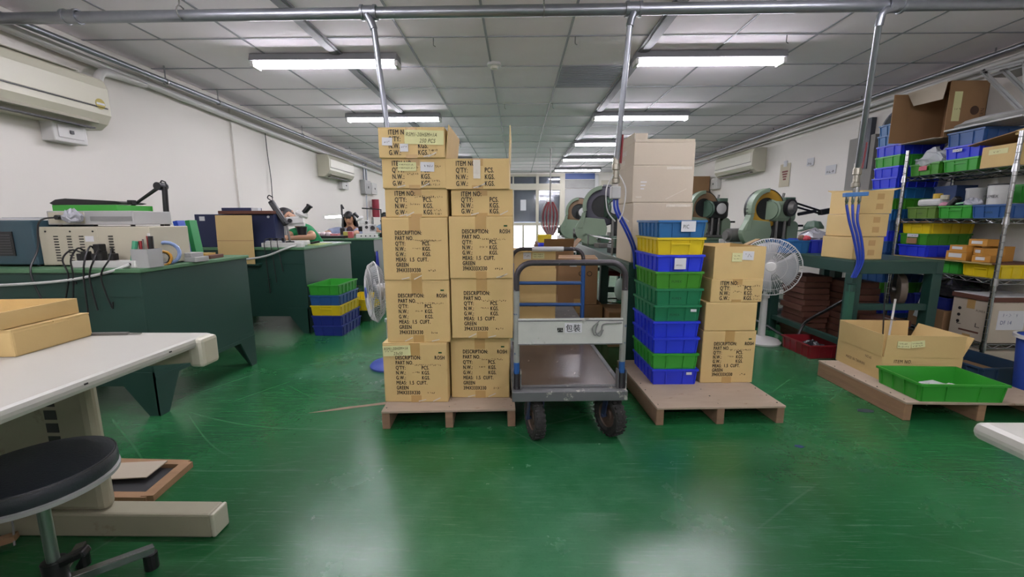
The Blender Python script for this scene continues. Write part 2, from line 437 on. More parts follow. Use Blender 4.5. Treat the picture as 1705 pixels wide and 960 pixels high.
for x0, x1 in ((-.20, .52), (.60, 1.20)):
    dp('transom_pane', GLASS, x0, x1, -.004, .004, 2.075, 2.27)
    dp('door_pane', GLASS, x0, x1, -.004, .004, .99, 1.9)
    dp('lower_pane', M('bright_frosted_glass', '#fbf3f8', 0.4, emit='#fff4fa', estr=2.2, var=0.03), x0, x1, -.004, .004, .04, .90)
    for k in range(18): dp('shutter_slat', SHUT, x0 - .04, x1 + .04, .12 + .004 * (k % 2), .14, 1.0 + k * .0725, 1.0 + k * .0725 + .074)
    dp('lower_rail', FRAME, (x0 + x1) / 2 - .03, (x0 + x1) / 2 + .03, -.02, .02, .04, .9)
    dp('transom_panel', M('dark_transom', '#4d5068', 0.4), x0, x1, .08, .11, 2.07, 2.3)
def flat(name, mat, parent, x0, x1, y, z0, z1): return MB().bb(x0, x1, y - .003, y, z0, z1).build(name, mat, parent)
for i, (x0, x1, z0, z1, lb) in enumerate(((.08, .24, 1.33, 1.63, 'white notice sheet on the left sliding door pane'), (.82, .90, 1.42, 1.64, 'narrow white notice sheet on the right sliding door pane'))):
    n = flat('notice_sheet', PAPER, None, x0, x1, YF - .006, z0, z1); tag(n, lb, 'notice')

# ------------------------------------------------------------------ ceiling lamps
TUBE = M('lit_tube', '#ffffff', 0.3, var=0.0, emit='#f9f5ff', estr=TUBE_STRENGTH)
def lamp_fixture(x, y, label, length=1.18):
    t = thing('ceiling_lamp', label, 'ceiling lamp', (x, y, CEIL), group='fluorescent ceiling lamps')
    h = length / 2
    MB().prism([(-.06, -.006), (.06, -.006), (.078, -.060), (-.078, -.060)], -h, h, 'yz').build('housing', M('lamp_housing_grey', '#8e8e92', .6), t)
    for s in (-1, 1):
        MB().bb(s * h - .022 if s > 0 else -h - .004, s * h + .004 if s > 0 else -h + .022, -.055, .055, -.099, -.060).build('socket', WPLAST, t)
    for s in (-1, 1):
        MB().cyl((-h + .02, s * .03, -.076), (h - .02, s * .03, -.076), .0145, 10).build('tube', TUBE, t, smooth=True)
    return t
ROWS = (3.65, 5.55, 7.4, 9.25, 11.15)
DESC = ['nearest', 'second', 'third', 'fourth', 'farthest']
for r_, (y, d) in enumerate(zip(ROWS, DESC)):
    lamp_fixture(-1.555, y, f'lit twin-tube ceiling lamp over the left aisle, {d} row from the camera')
    lamp_fixture(1.53, y, f'lit twin-tube ceiling lamp over the right aisle, {d} row from the camera')
for y, d in ((1.8, 'just above the camera'), (-.05, 'behind the camera'), (-1.75, 'near the rear wall')):  # unseen rows added to light the foreground, continuing the spacing of the rows ahead
    lamp_fixture(-1.555, y, f'lit twin-tube ceiling lamp out of frame on the left, {d}')
    lamp_fixture(1.53, y, f'lit twin-tube ceiling lamp out of frame on the right, {d}')
for x, d in ((-1.44, 'left'), (.99, 'right')):
    tr = thing('wire_trunking', f'white wire trunking along the ceiling over the {d} aisle', 'trunking', (x, 2.0, CEIL))
    MB().bb(-.045, .045, 0, 9.0, -.017, -.005).build('base', M('trunking_grey', '#8c8c92', .6), tr)
    MB().bb(-.025, .025, 0, 9.0, -.024, -.014).build('cover', M('trunking_grey', '#8c8c92', .6), tr)
t = thing('smoke_detector', 'round white smoke detector on the ceiling above the cartons', 'detector', (-.2, 3.86, CEIL))
MB().lathe([(.0, 0), (.06, 0), (.06, -.02), (.052, -.026), (0, -.026)], 20).build('base', WPLAST, t, smooth=True)
MB().lathe([(0, -.026), (.034, -.026), (.03, -.045), (.0, -.05)], 16).build('sensor_dome', IVORY, t, smooth=True)

# ------------------------------------------------------------------ pipes
pm = thing('main_pipe', 'thick galvanised pipe crossing the room below the ceiling', 'pipe', (0, 2.64, 2.25))
MB().cyl((XL + .02, .03, -.01), (XR - .02, -.03, 0.0), .031, 20).build('pipe_run', GALV, pm, smooth=True)
for x in (-2.62, -.86, .66, 2.12, 3.0):
    MB().lathe([(.032, -.045), (.041, -.045), (.041, -.03), (.037, -.028), (.037, .028), (.041, .03), (.041, .045), (.032, .045)], 20, (x, -.0094 * x, -.005), (1, 0, 0)).build('coupling', GALV, pm, smooth=True)
for x in (-1.95, .15, 2.9):
    MB().tube([(x, 0, .13), (x, -.01, .034)], .004, 6).tube([(x, .036 * math.cos(a), .036 * math.sin(a)) for a in [k * .5236 for k in range(12)]], .004, 6, closed=True).build('hanger', STEEL, pm)

def drop(label, pts, tee):
    t = thing('drop_pipe', label, 'pipe')
    MB().tube(pts, .0165, 14).build('pipe_run', GALV, t, smooth=True)
    MB().tube(tee, .021, 14).build('elbow', GALV, t, smooth=True)
    return t
drop('thin galvanised drop pipe standing behind the left carton stack', [(-.83, 2.63, 2.16), (-.735, 2.66, 1.0)], [(-.865, 2.63, 2.225), (-.845, 2.63, 2.19), (-.83, 2.63, 2.15)])
d2 = drop('galvanised drop pipe with valve and blue hoses beside the tall cardboard stack', [(.64, 2.62, 2.16), (.62, 2.75, 1.40)], [(.66, 2.62, 2.22), (.645, 2.62, 2.18), (.64, 2.62, 2.15)])
d3 = drop('galvanised drop pipe with blue manifold above the right bench', [(2.045, 2.62, 2.15), (2.32, 3.0, 1.40)], [(2.12, 2.61, 2.23), (2.06, 2.61, 2.215), (2.043, 2.61, 2.19), (2.045, 2.62, 2.14)])
# valves
def valve(parent, p, k=1.0):
    x, y, z = p
    MB().lathe([(.012, .06), (.022, .055), (.022, .02), (.026, .018), (.026, -.018), (.02, -.022), (.02, -.07), (.026, -.075), (.026, -.10), (.012, -.105)], 14, (x, y, z)).build('valve_body', M('brass_nickel', '#b7b3a5', 0.3, metal=0.8), parent, smooth=True)
    MB().bar((x + .025, y - .01, z + .02), (x + .03, y - .015, z + .19), .014, .008).build('valve_lever', REDHOSE, parent)
valve(d2, (.62, 2.75, 1.39)); valve(d3, (2.32, 3.0, 1.38))
MB().bb(.59, .65, 2.72, 2.78, 1.19, 1.27).build('filter_bowl', GREYBOX, d2, bevel=.008)
for q, a in enumerate(((.60, .04), (.64, -.05))):
    MB().tube(smooth_path([(a[0], 2.74, 1.34), (a[0] - .04 * (1 if q == 0 else -1), 2.73, 1.25), (a[0] - .03 * (1 if q == 0 else -1), 2.73, 1.12), (.625 + .02 * q, 2.74, 1.05)]), .004, 6).build('loose_wire', CABLEW, d2)
for q in range(2):
    MB().tube(smooth_path([(.615 + .02 * q, 2.75, 1.2), (.625 + .02 * q, 2.75, 1.12), (.70 + .02 * q, 2.76, .985), (.755 + .018 * q, 2.78, .87), (.78 + .012 * q, 2.8, .74)]), .008, 8).build('blue_hose', BLUEHOSE, d2, smooth=True)
MB().bar((.66, 2.76, 1.09), (.71, 2.74, 1.05), .006, .006).build('cable_tie', CABLEW, d2)
MB().lathe([(.0, .03), (.019, .03), (.019, -.03), (0, -.03)], 12, (2.33, 3.0, 1.27)).build('union_nut', CHROME, d3, smooth=True)
MB().bar((2.25, 3.0, 1.225), (2.40, 2.99, 1.232), .035, .028).build('manifold', M('manifold_blue', '#4f86c6', 0.4), d3, bevel=.004)
for q in range(3):
    xx = 2.275 + .042 * q
    MB().lathe([(.011, 0), (.011, -.035), (.008, -.04), (.008, -.06)], 10, (xx, 3.0, 1.215)).build('outlet', CHROME, d3, smooth=True)
    MB().tube(smooth_path([(xx, 3.0, 1.16), (2.30 + .028 * q, 2.99, 1.05), (2.335 + .026 * q, 2.985, .95), (2.375 + .022 * q, 2.985, .83), (2.395 + .016 * q, 2.99, .75), (2.375 + .012 * q, 3.0, .65)]), .0085, 8).build('blue_hose', BLUEHOSE, d3, smooth=True)

# wall conduits
cl = thing('wall_conduit', 'pair of metal conduits running along the top of the left wall', 'conduit', (-3.05, 2.7, 2.25))
MB().cyl((0, -.1, .01), (0, 9.5, -.03), .021, 12).build('conduit', GALV, cl, smooth=True)
MB().cyl((-.05, .8, .035), (-.05, 9.5, -.01), .012, 10).build('thin_conduit', GALV, cl, smooth=True)
for y in (1.15, 1.8, 3.5, 5.2, 7): MB().tube([(0, y, .02), (0, y, .13)], .006, 6).tube([(.024 * math.cos(a), y, .024 * math.sin(a)) for a in [k * .628 for k in range(10)]], .005, 6, closed=True).build('clamp', CHROME, cl)
ll = thing('insulated_line', 'white insulated line under the left wall conduits', 'pipe', (-3.16, 2.0, 2.2))
MB().tube([(0, 0, .07), (0, 1.2, .03), (0, 3, -.02), (0, 5, -.05), (0, 9, -.06)], .03, 12).build('insulation', WPLAST, ll, smooth=True)
MB().tube(smooth_path([(.05, 1.27, -.16), (.04, 1.32, -.06), (.02, 1.42, -.02), (0, 1.75, -.0)]), .03, 10).build('branch', WPLAST, ll, smooth=True)
cr_ = thing('wall_conduit', 'metal conduit running along the top of the right wall', 'conduit', (3.74, 2.5, 2.33))
MB().cyl((0, -.5, .0), (0, 9.5, 0), .02, 12).build('conduit', GALV, cr_, smooth=True)
for y in (1.1, 2.4, 4, 5.6): MB().tube([(0, y, .0), (0, y, .05)], .006, 6).build('clamp', CHROME, cr_)
lr = thing('insulated_line', 'white insulated line under the right wall conduit', 'pipe', (3.76, 2.3, 2.26))
MB().tube([(0, -.5, -.0), (0, 9.3, -.02)], .024, 12).build('insulation', WPLAST, lr, smooth=True)
MB().cyl((.02, -.3, -.05), (.02, 9, -.065), .014, 10).build('second_line', WPLAST, lr, smooth=True)

# ------------------------------------------------------------------ air conditioners
def aircon(label, loc, length, rz, sticker=True, h=.36, d=.2):
    """local: x along the wall, back at y=0, front towards -y, z from bottom"""
    t = thing('air_conditioner', label, 'air conditioner', loc, rz)
    prof = [(0, 0), (-d * .55, 0), (-d * .82, .04), (-d, .10), (-d, h * .80), (-d * .9, h * .96), (-d * .8, h), (0, h)]
    MB().prism(prof, 0, length, 'yz').build('casing', IVORY, t, bevel=.008)
    MB().bb(.03, length - .03, -d - .006, -d + .002, h * .42, h * .80).build('front_panel', IVORY, t, bevel=.004)
    gm = MB()
    for k in range(9): gm.bb(.06, length - .2, -d * .98 + k * .014, -d * .98 + k * .014 + .007, h * .985, h * .985 + .006)
    gm.build('top_grille', IVORYD, t)
    MB().bb(.03, length - .03, -d - .008, -d - .0005, h * .40, h * .415).build('panel_gap', BLACK, t)
    MB().box((length / 2, -d * .84, .055), (length - .18, .012, .05), rot=(R(-28), 0, 0)).build('louvre', IVORYD, t)
    MB().bb(.08, length - .1, -d * .80, -d * .62, -.004, .006).build('outlet_slot', BLACK, t)
    if sticker:
        MB().lathe([(0, 0), (.036, 0), (.036, .002), (0, .002)], 20, (length - .085, -d - .006, h * .47), (0, -1, 0)).build('round_sticker', M('gold_sticker', '#c3b04a', 0.35), t)
        MB().bb(length - .115, length - .055, -d - .0105, -d - .008, h * .45, h * .49).build('sticker_band', PAPER, t)
    return t
aircon('large ivory air conditioner at the near end of the left wall', (XL, 1.95, 1.725), 1.31, R(90))
aircon('ivory air conditioner farther along the left wall', (XL, 6.95, 1.765), 1.05, R(90), False, .345)
a3 = aircon('ivory air conditioner on the right wall beyond the presses', (XR, 8.0, 1.79), 1.25, R(-90), False, .36, .22)
def wallbox(name, label, cat, x, y0, y1, z0, z1, depth, mat, s):
    t = thing(name, label, cat, (x, (y0 + y1) / 2, z0)); w = (y1 - y0) / 2; h = z1 - z0
    MB().bb(min(0, s * depth), max(0, s * depth), -w, w, 0, h).build('housing', mat, t, bevel=.008)
    MB().bb(min(s * depth, s * (depth + .006)), max(s * depth, s * (depth + .006)), -w * .75, w * .75, h * .2, h * .8).build('cover', mat, t, bevel=.003)
    MB().bb(min(s * (depth + .006), s * (depth + .014)), max(s * (depth + .006), s * (depth + .014)), -w * .1, w * .1, h * .42, h * .58).build('toggle', DKGREY, t)
    return t
wallbox('isolator_box', 'white isolator box on the wall under the large air conditioner', 'switch box', XL, 2.93, 3.16, 1.60, 1.745, .09, WPLAST, 1)
wallbox('isolator_box', 'white isolator box under the farther left air conditioner', 'switch box', XL, 7.72, 8.0, 1.62, 1.755, .08, WPLAST, 1)
wallbox('isolator_box', 'white isolator box under the right wall air conditioner', 'switch box', XR, 8.17, 8.45, 1.63, 1.83, .08, WPLAST, -1)
eb = wallbox('junction_box', 'grey junction box with conduits on the far left wall', 'switch box', XL, 8.8, 9.15, 1.6, 1.88, .1, GREYBOX, 1)
MB().cyl((.05, -.08, .28), (.05, -.08, .62), .02, 10).cyl((.05, .06, .28), (.05, .06, .62), .02, 10).cyl((.05, 0, 0), (.05, 0, -.55), .015, 8).build('conduit', GALV, eb)
wallbox('breaker_box', 'white breaker box next to the grey junction box', 'switch box', XL, 9.2, 9.55, 1.62, 1.86, .1, WPLAST, 1)
wallbox('wall_switch', 'small switch plate on the right wall near the cartons', 'switch', XR, 5.32, 5.46, 1.165, 1.235, .012, WPLAST, -1)
t = thing('wall_poster', 'cream calendar poster with red print on the right wall', 'poster', (XR - .004, 6.25, 1.52))
MB().bb(-.004, 0, -.115, .115, 0, .32).build('sheet', M('cream_paper', '#dcd3b8', 0.7), t)
MB().bb(-.007, -.004, -.04, .04, .28, .36).build('clip', PAPER, t)
for q in range(4): MB().bb(-.0055, -.004, -.07 + .01 * q, .06 - .012 * q, .20 - .035 * q, .222 - .035 * q).build('printed_line', M('red_print', '#8d4a4a', 0.7), t)
for (y0, y1, z0, z1, lb) in ((5.62, 5.75, 1.745, 1.84, 'small white paper note high on the right wall'), (5.22, 5.39, 1.60, 1.705, 'white paper note with figures on the right wall column')):
    t = thing('paper_note', lb, 'note', (XR - .035, (y0 + y1) / 2, z0))
    MB().bb(-.003, 0, -(y1 - y0) / 2, (y1 - y0) / 2, 0, z1 - z0).build('sheet', PAPER, t)
    scribble(t, (-.0045, (y1 - y0) / 2 - .02, .015), (y1 - y0) - .06, .03, 5, INK, (0, 0, R(-90)), .006, 'printed_text')

# ------------------------------------------------------------------ cartons
def carton(label, loc, size, rz=0.0, kind=None, group=None, mat=None, notes=(), seed=0, opened=None, name='carton', tape=True, writing=True, rosh=True, cat='carton'):
    """origin at base centre, printed front faces local -y"""
    w, d, h = size; mat = mat or CARD
    t = thing(name, label, cat, loc, rz, group)
    rr = random.Random(seed)
    y = -d / 2
    if opened is None:
        b = MB().box((0, 0, h / 2 - .002), (w, d, h - .004)).build('body', mat, t, bevel=.005)
        for s in (-1, 1): MB().bb(-w / 2 + .001, w / 2 - .001, min(s * .0015, s * d / 2 - s * .001), max(s * .0015, s * d / 2 - s * .001), h - .005, h - .0005).build('top_flap', mat, t)
    else:
        k = .004; mb = MB()
        mb.bb(-w / 2, w / 2, -d / 2, d / 2, 0, k)
        mb.bb(-w / 2, w / 2, -d / 2, -d / 2 + k, k, h); mb.bb(-w / 2, w / 2, d / 2 - k, d / 2, k, h)
        mb.bb(-w / 2, -w / 2 + k, -d / 2 + k, d / 2 - k, k, h); mb.bb(w / 2 - k, w / 2, -d / 2 + k, d / 2 - k, k, h)
        mb.build('body', mat, t)
        for side, length, ang in opened:     # flaps standing at an angle from vertical, outwards positive
            a = R(ang); s, c = math.sin(a) * length, math.cos(a) * length
            fm = MB()
            if side == 'L': fm.bar((-w / 2, 0, h), (-w / 2 - s, 0, h + c), d - .01, .004, up=(1, 0, 0))
            if side == 'R': fm.bar((w / 2, 0, h), (w / 2 + s, 0, h + c), d - .01, .004, up=(1, 0, 0))
            if side == 'F': fm.bar((0, -d / 2, h), (0, -d / 2 - s, h + c), w - .01, .004, up=(0, 1, 0))
            if side == 'B': fm.bar((0, d / 2, h), (0, d / 2 + s, h + c), w - .01, .004, up=(0, 1, 0))
            fm.build('open_flap', mat, t)
    if tape:
        MB().bb(-.028, .028, y - .0008, y + .001, h - min(.07, h * .24), h).build('tape', TAPE, t)
        MB().bb(-.028, .028, y - .0008, y + .001, 0, min(.05, h * .12)).build('tape', TAPE, t)
    ty = y - .0014
    if kind == 'big':
        s = h / .325
        lines = ["DESCRIPTION:", "PART NO.", "Q'TY:", "N.W.:", "G.W.:", "MEAS:  1.5  CUFT.", "GREEN", "394X333X330"]
        x0 = -w / 2 + .066; z = h - .088 * s
        for i, ln in enumerate(lines):
            zz = z - .0275 * s * i
            text(ln, .0285, INK, t, (x0, ty, zz), sx=.72, bold=.0007)
            if i in (2, 3, 4): text('PCS.' if i == 2 else 'KGS.', .0285, INK, t, (x0 + .137, ty, zz), sx=.72, bold=.0007)
        if rosh:
            text('ROSH', .0285, INK, t, (w / 2 - .066, ty, z), sx=.72, bold=.0007)
            MB().bb(w / 2 - .045, w / 2 - .027, ty, ty + .0005, z + .033, z + .041).build('green_mark', GREENINK, t)
        if writing:
            scribble(t, (x0 + .10, ty, z - .036 * s), w - .20, .011, seed, PEN)
            scribble(t, (x0 + .088, ty, z - .075 * s), .035, .009, seed + 3, PEN)
            scribble(t, (x0 + .165, ty, z - .19 * s), .035, .012, seed + 5, PEN, th=.0022)
    if kind == 'item':
        lines = ["ITEM NO:", "Q'TY:", "N.W.:", "G.W.:"]
        x0 = -w / 2 + .05; z = h - .034; st = (h - .036) / 3.4
        for i, ln in enumerate(lines):
            zz = z - st * i
            text(ln, .033, INK, t, (x0, ty, zz), sx=.72, bold=.0007)
            if i: text('PCS.' if i == 1 else 'KGS.', .033, INK, t, (x0 + .142, ty, zz), sx=.72, bold=.0007)
        if writing:
            scribble(t, (x0 + .10, ty, z - .012), w - .17, .013, seed, PEN)
            scribble(t, (x0 + .075, ty, z - .045), .05, .011, seed + 3, INK)
            scribble(t, (x0 + .195, ty, z - st * 2.5), .04, .012, seed + 4, PEN)
            scribble(t, (x0 + .2, ty, z - st * 3.1), .035, .012, seed + 6, PEN)
    for (nx, nz, nw, nh, nm, txts) in notes:
        n = MB().bb(0, nw, -.0012, 0, 0, nh).build('note', nm, t, (nx - w / 2, y - .0015, nz), (0, R(rr.uniform(-3, 3)), 0))
        for tx, ux, uz, us in txts:
            if tx is None: scribble(n, (ux, -.002, uz), us[0], us[1], seed + 11, INK if nm is PAPER else PEN, th=.0014)
            else: text(tx, us, PEN, n, (ux, -.002, uz), sx=.8, name='handwriting', shear=.25)
    return t

def strip(t, name, x0, x1, y, z0, z1, mat=None):
    return MB().bb(x0, x1, y - .001, y, z0, z1).build(name, mat or CLEAR, t)

# ------------------------------------------------------------------ pallets
def pallet(label, x0, x1, y0, y1, h=.10, rz=0.0, cap=WOODTOP, side=WOOD):
    cx, cy = (x0 + x1) / 2, (y0 + y1) / 2; w, d = x1 - x0, y1 - y0
    t = thing('wooden_pallet', label, 'pallet', (cx, cy, 0), rz)
    MB().bb(-w / 2, w / 2, -d / 2, d / 2, h - .012, h).build('deck_sheet', cap, t, bevel=.002)
    for x in (-w / 2 + .02, 0, w / 2 - .02): MB().bb(x - .02, x + .02, -d / 2 + .006, d / 2 - .006, 0, h - .012).build('stringer', side, t, bevel=.003)
    nm = MB()
    for x in (-w / 2 + .02, 0, w / 2 - .02):
        for k in range(8):
            yy = -d / 2 + .04 + k * (d - .08) / 7
            nm.cyl((x + rnd.uniform(-.006, .006), yy, h), (x, yy, h + .0008), .0035, 6)
    nm.build('nail_heads', BLACK, t)
    return t
pallet('low wooden pallet under the printed carton stack', -.715, -.03, 2.025, 2.75, rz=R(3))
pallet('low wooden pallet under the coloured crate stack', .705, 1.385, 2.075, 2.83, rz=R(2.5))
p3 = pallet('wooden pallet under the open carton and green tray at right', 2.06, 2.86, 2.12, 2.80, .105, rz=R(-1), side=WOODRED)

# printed carton stack on the left pallet (front plane 2.12 m away)
FY = 2.12
def stack_box(label, x0, x1, z0, z1, kind, depth=.39, dy=0.0, **kw):
    return carton(label, ((x0 + x1) / 2, FY + dy + depth / 2, z0), (x1 - x0, depth, z1 - z0), kind=kind, group='printed cartons on the left pallet', **kw)
N1 = [("RSM1-20HSM+1A", .006, .034, .024), ("23x50", .05, .006, .024), (None, .008, .022, (.05, .008))]
stack_box('bottom carton of the left printed column, with a yellow-green note', -.71, -.371, .1, .427, 'big', seed=1, dy=.0, notes=[(.004, .255, .145, .055, YPAPER, [("RSM1-20HSM+1A", .006, .033, .021), ("23x50", .055, .006, .023), (None, .012, .022, (.04, .008))])])
stack_box('second carton from the bottom of the left printed column, marked ROSH', -.685, -.353, .427, .756, 'big', seed=2, dy=.015)
stack_box('third carton from the bottom of the left printed column, without ROSH mark', -.685, -.352, .756, 1.075, 'big', seed=3, dy=.01, rosh=False)
stack_box('flat carton on the left column just above the three tall ones', -.664, -.351, 1.075, 1.215, 'item', seed=4, dy=.02)
stack_box('flat carton second from top of the left column, with yellow and white notes', -.668, -.351, 1.215, 1.359, 'item', seed=5, dy=.01, notes=[(.08, .085, .09, .042, YPAPER, [(None, .008, .026, (.07, .008)), (None, .006, .01, (.075, .008))]), (.19, .082, .068, .045, PAPER, [(None, .02, .02, (.035, .013))])])
stack_box('topmost carton of the left column, with a wide yellow note', -.676, -.353, 1.359, 1.503, 'item', seed=6, dy=.0, notes=[(.128, .066, .19, .066, YPAPER, [("RSM1-20HSM+1A", .006, .037, .025), ("250 PCS", .072, .008, .027)]), (.018, .06, .05, .037, PAPER, [(None, .01, .01, (.03, .012))]), (.105, .03, .04, .037, PAPER, [(None, .006, .018, (.028, .008))])])
stack_box('bottom carton of the right printed column, marked ROSH', -.362, -.045, .1, .447, 'big', seed=7, dy=.06)
stack_box('second carton from the bottom of the right printed column, without ROSH mark', -.345, -.026, .447, .765, 'big', seed=8, dy=.02, rosh=False)
stack_box('third carton from the bottom of the right printed column, marked ROSH', -.346, -.025, .765, 1.08, 'big', seed=9, dy=.01)
stack_box('flat carton on the right column just above the three tall ones', -.333, -.025, 1.08, 1.212, 'item', seed=10, dy=.025, writing=False)
t = stack_box('top carton of the right column with its side flaps standing open', -.354, -.042, 1.212, 1.357, 'item', seed=11, dy=.01, opened=[('L', .16, -7), ('R', .155, 2)], writing=False)
strip(t, 'crumpled_tape', -.02, .015, -.196, .05, .14)
for c_ in [o for o in COL.objects if o.name.startswith('carton') and o.get('group') == 'printed cartons on the left pallet']:
    # pale slivers painted as glints on clear tape along the lower edge
    for q in range(2):
        xx = rnd.uniform(-.1, .1)
        MB().bar((xx, -.1965, .006), (xx + .04, -.1965, .016 + .01 * q), .0006, .005).build('tape_glint', CLEAR, c_)

# ------------------------------------------------------------------ plastic crates
_crate = {}
def crate_meshes(w, l, h):
    key = (w, l, h)
    if key in _crate: return _crate[key]
    k = .004; tb = .955
    def ring(sx, sy, z): return [(-sx, -sy, z), (sx, -sy, z), (sx, sy, z), (-sx, sy, z)]
    wo, lo = w / 2 - .008, l / 2 - .008
    v = ring(wo * tb, lo * tb, 0) + ring(wo, lo, h) + ring(wo - k, lo - k, h) + ring(wo * tb - k, lo * tb - k, k)
    f = [(3, 2, 1, 0), (12, 13, 14, 15)]
    for a in (0, 4, 8):
        for i in range(4):
            j = (i + 1) % 4; f.append((a + i, a + j, a + 4 + j, a + 4 + i))
    mb = MB().add(v, f)
    def off(z): return tb + (1 - tb) * z / h
    zt, zb = h - .014, .006
    for s in (-1, 1):
        for x in (-w * .19, w * .19, -w * .46, w * .46):
            mb.bar((x * tb, s * (lo * off(zb) + .002), zb), (x, s * (lo * off(zt) + .002), zt), .006, .008, up=(0, s, 0))
        n = max(3, int(l / .065))
        for q in range(n):
            yy = -l / 2 + .03 + q * (l - .06) / (n - 1)
            mb.bar((s * (wo * off(zb) + .002), yy * tb, zb), (s * (wo * off(zt) + .002), yy, zt), .006, .008, up=(s, 0, 0))
    shell = mb.mesh('shell')
    r = MB()
    a, b, c = w / 2, l / 2, .012
    r.bb(-a, a, -b, -b + c, h - .012, h); r.bb(-a, a, b - c, b, h - .012, h)
    r.bb(-a, -a + c, -b + c, b - c, h - .012, h); r.bb(a - c, a, -b + c, b - c, h - .012, h)
    rim = r.mesh('rim')
    hp = MB().bb(-w * .185, w * .185, -lo - .0055, -lo + .002, h * .60, h * .68)
    grip = hp.mesh('grip_bar')
    _crate[key] = (shell, rim, grip); return _crate[key]

_cm = {}
def crate(label, loc, colour, rz=0.0, size=(.275, .385, .100), group=None, card=None, print_=None, name='plastic_crate', sticker=None, grip=False):
    t = thing(name, label, 'crate', loc, rz, group)
    for base, nm in zip(crate_meshes(*size), ('shell', 'rim', 'grip_bar')):
        if nm == 'grip_bar' and not grip: continue
        key = (size, nm, colour)
        if key not in _cm:
            me = base.copy(); me.materials.append(cratemat(colour)); _cm[key] = me
        place(nm, _cm[key], t)
    w, l, h = size; y = -l / 2
    if card:
        cx, cz, cw, ch, tx = card
        c = MB().bb(cx - cw / 2, cx + cw / 2, y - .004, y - .0025, cz, cz + ch).build('card', PAPER, t)
        if tx: text(tx, min(ch * .5, cw * 1.35 / len(tx)), INK, t, (cx - cw * .38, y - .0048, cz + ch * .3), sx=.8, name='handwriting')
        else: scribble(t, (cx - cw * .35, y - .0048, cz + ch * .3), cw * .7, ch * .4, 3, INK)
    if print_: text(print_, h * .2, M('dark_stamp', '#12331f', 0.6), t, (-w * .16, y + .004, h * .36), sx=.9, name='stamped_text', rot=(R(88), 0, 0))
    if sticker:
        MB().bb(sticker[0] - .016, sticker[0] + .016, y - .001, y + .004, sticker[1], sticker[1] + .014).build('sticker', PAPER, t)
    return t

# coloured stack on the right pallet
CS = [('blue', None, None, (.08, .065), 'bottom'), ('green', None, None, None, 'second'), ('blue', None, None, None, 'third'), ('blue', None, None, None, 'fourth'),
      ('emerald', None, 'PUMEX', (.09, .06), 'fifth'), ('emerald', None, 'PUMEX', None, 'sixth'), ('grass', None, 'PUMEX', None, 'seventh'),
      ('blue', (-.005, .018, .065, .062, '28PRO(2)'), None, None, 'eighth'), ('yellow', None, None, None, 'ninth'), ('sky', (.03, .035, .08, .058, 'PIC'), None, None, 'topmost')]
cname = {'blue': 'royal blue', 'green': 'bright green', 'grass': 'grass green', 'emerald': 'dull emerald green', 'yellow': 'yellow', 'sky': 'sky blue'}
for i, (c, card, pr_, st, nth) in enumerate(CS):
    lb = f'{cname[c]} plastic crate, {nth} of the tall stack on the right pallet' if nth in ('bottom', 'topmost') else f'{cname[c]} plastic crate, {nth} from the bottom of the tall pallet stack'
    crate(lb, (.914 - .001 * i + rnd.uniform(-.004, .004), 2.56 + rnd.uniform(-.004, .004), .1 + .0955 * i), c, rz=R(1.5 + rnd.uniform(-.7, .7)), size=(.272, .40, .0975), group='crates in the tall stack on the right pallet', card=card, print_=pr_, sticker=st, grip=(c == 'yellow'))
# cartons beside that stack
G = 'cartons beside the crate stack'
carton('tall printed carton at the bottom beside the crate stack', (1.235, 2.60, .1), (.315, .39, .318), rz=R(2), kind='big', seed=21, group=G)
carton('plain brown carton second from the bottom beside the crate stack', (1.235, 2.60, .418), (.30, .39, .17), rz=R(1), seed=22, group=G, tape=False)
carton('flat carton printed ITEM NO under the open carton', (1.255, 2.60, .588), (.30, .385, .135), rz=R(2), kind='item', seed=23, group=G)
carton('open-topped carton with yellow and white notes beside the crate stack', (1.262, 2.61, .723), (.295, .385, .185), rz=R(2), seed=24, group=G, tape=False, opened=[],
       notes=[(.10, .10, .06, .05, YPAPER, [(None, .006, .03, (.04, .007)), (None, .006, .014, (.04, .006))]), (.16, .11, .065, .05, PAPER, [(None, .012, .018, (.04, .018))])])

# crates by the left benches
G = 'crates stacked on the floor by the benches'
for i, (c, lb) in enumerate((('navy', 'navy plastic crate at the bottom of the floor stack by the benches'), ('navy', 'navy plastic crate under the yellow one in the floor stack'), ('yellow', 'yellow plastic crate in the middle of the floor stack by the benches'), ('steel', 'dull blue plastic crate under the green one in the floor stack'), ('green', 'bright green plastic crate on top of the floor stack by the benches'))):
    crate(lb, (-1.755 - .004 * i, 3.99, .0955 * i), c, rz=R(-1), size=(.285, .45, .0975), group=G, grip=(c == 'yellow'))
crate('dark green plastic crate on the floor behind the five-crate stack', (-1.70, 4.58, 0), 'darkgreen', rz=R(-1), size=(.30, .5, .12), group=G)
crate('yellow plastic crate on the dark green one behind the five-crate stack', (-1.70, 4.58, .118), 'yellow', rz=R(-1), size=(.30, .5, .12), group=G, grip=True)

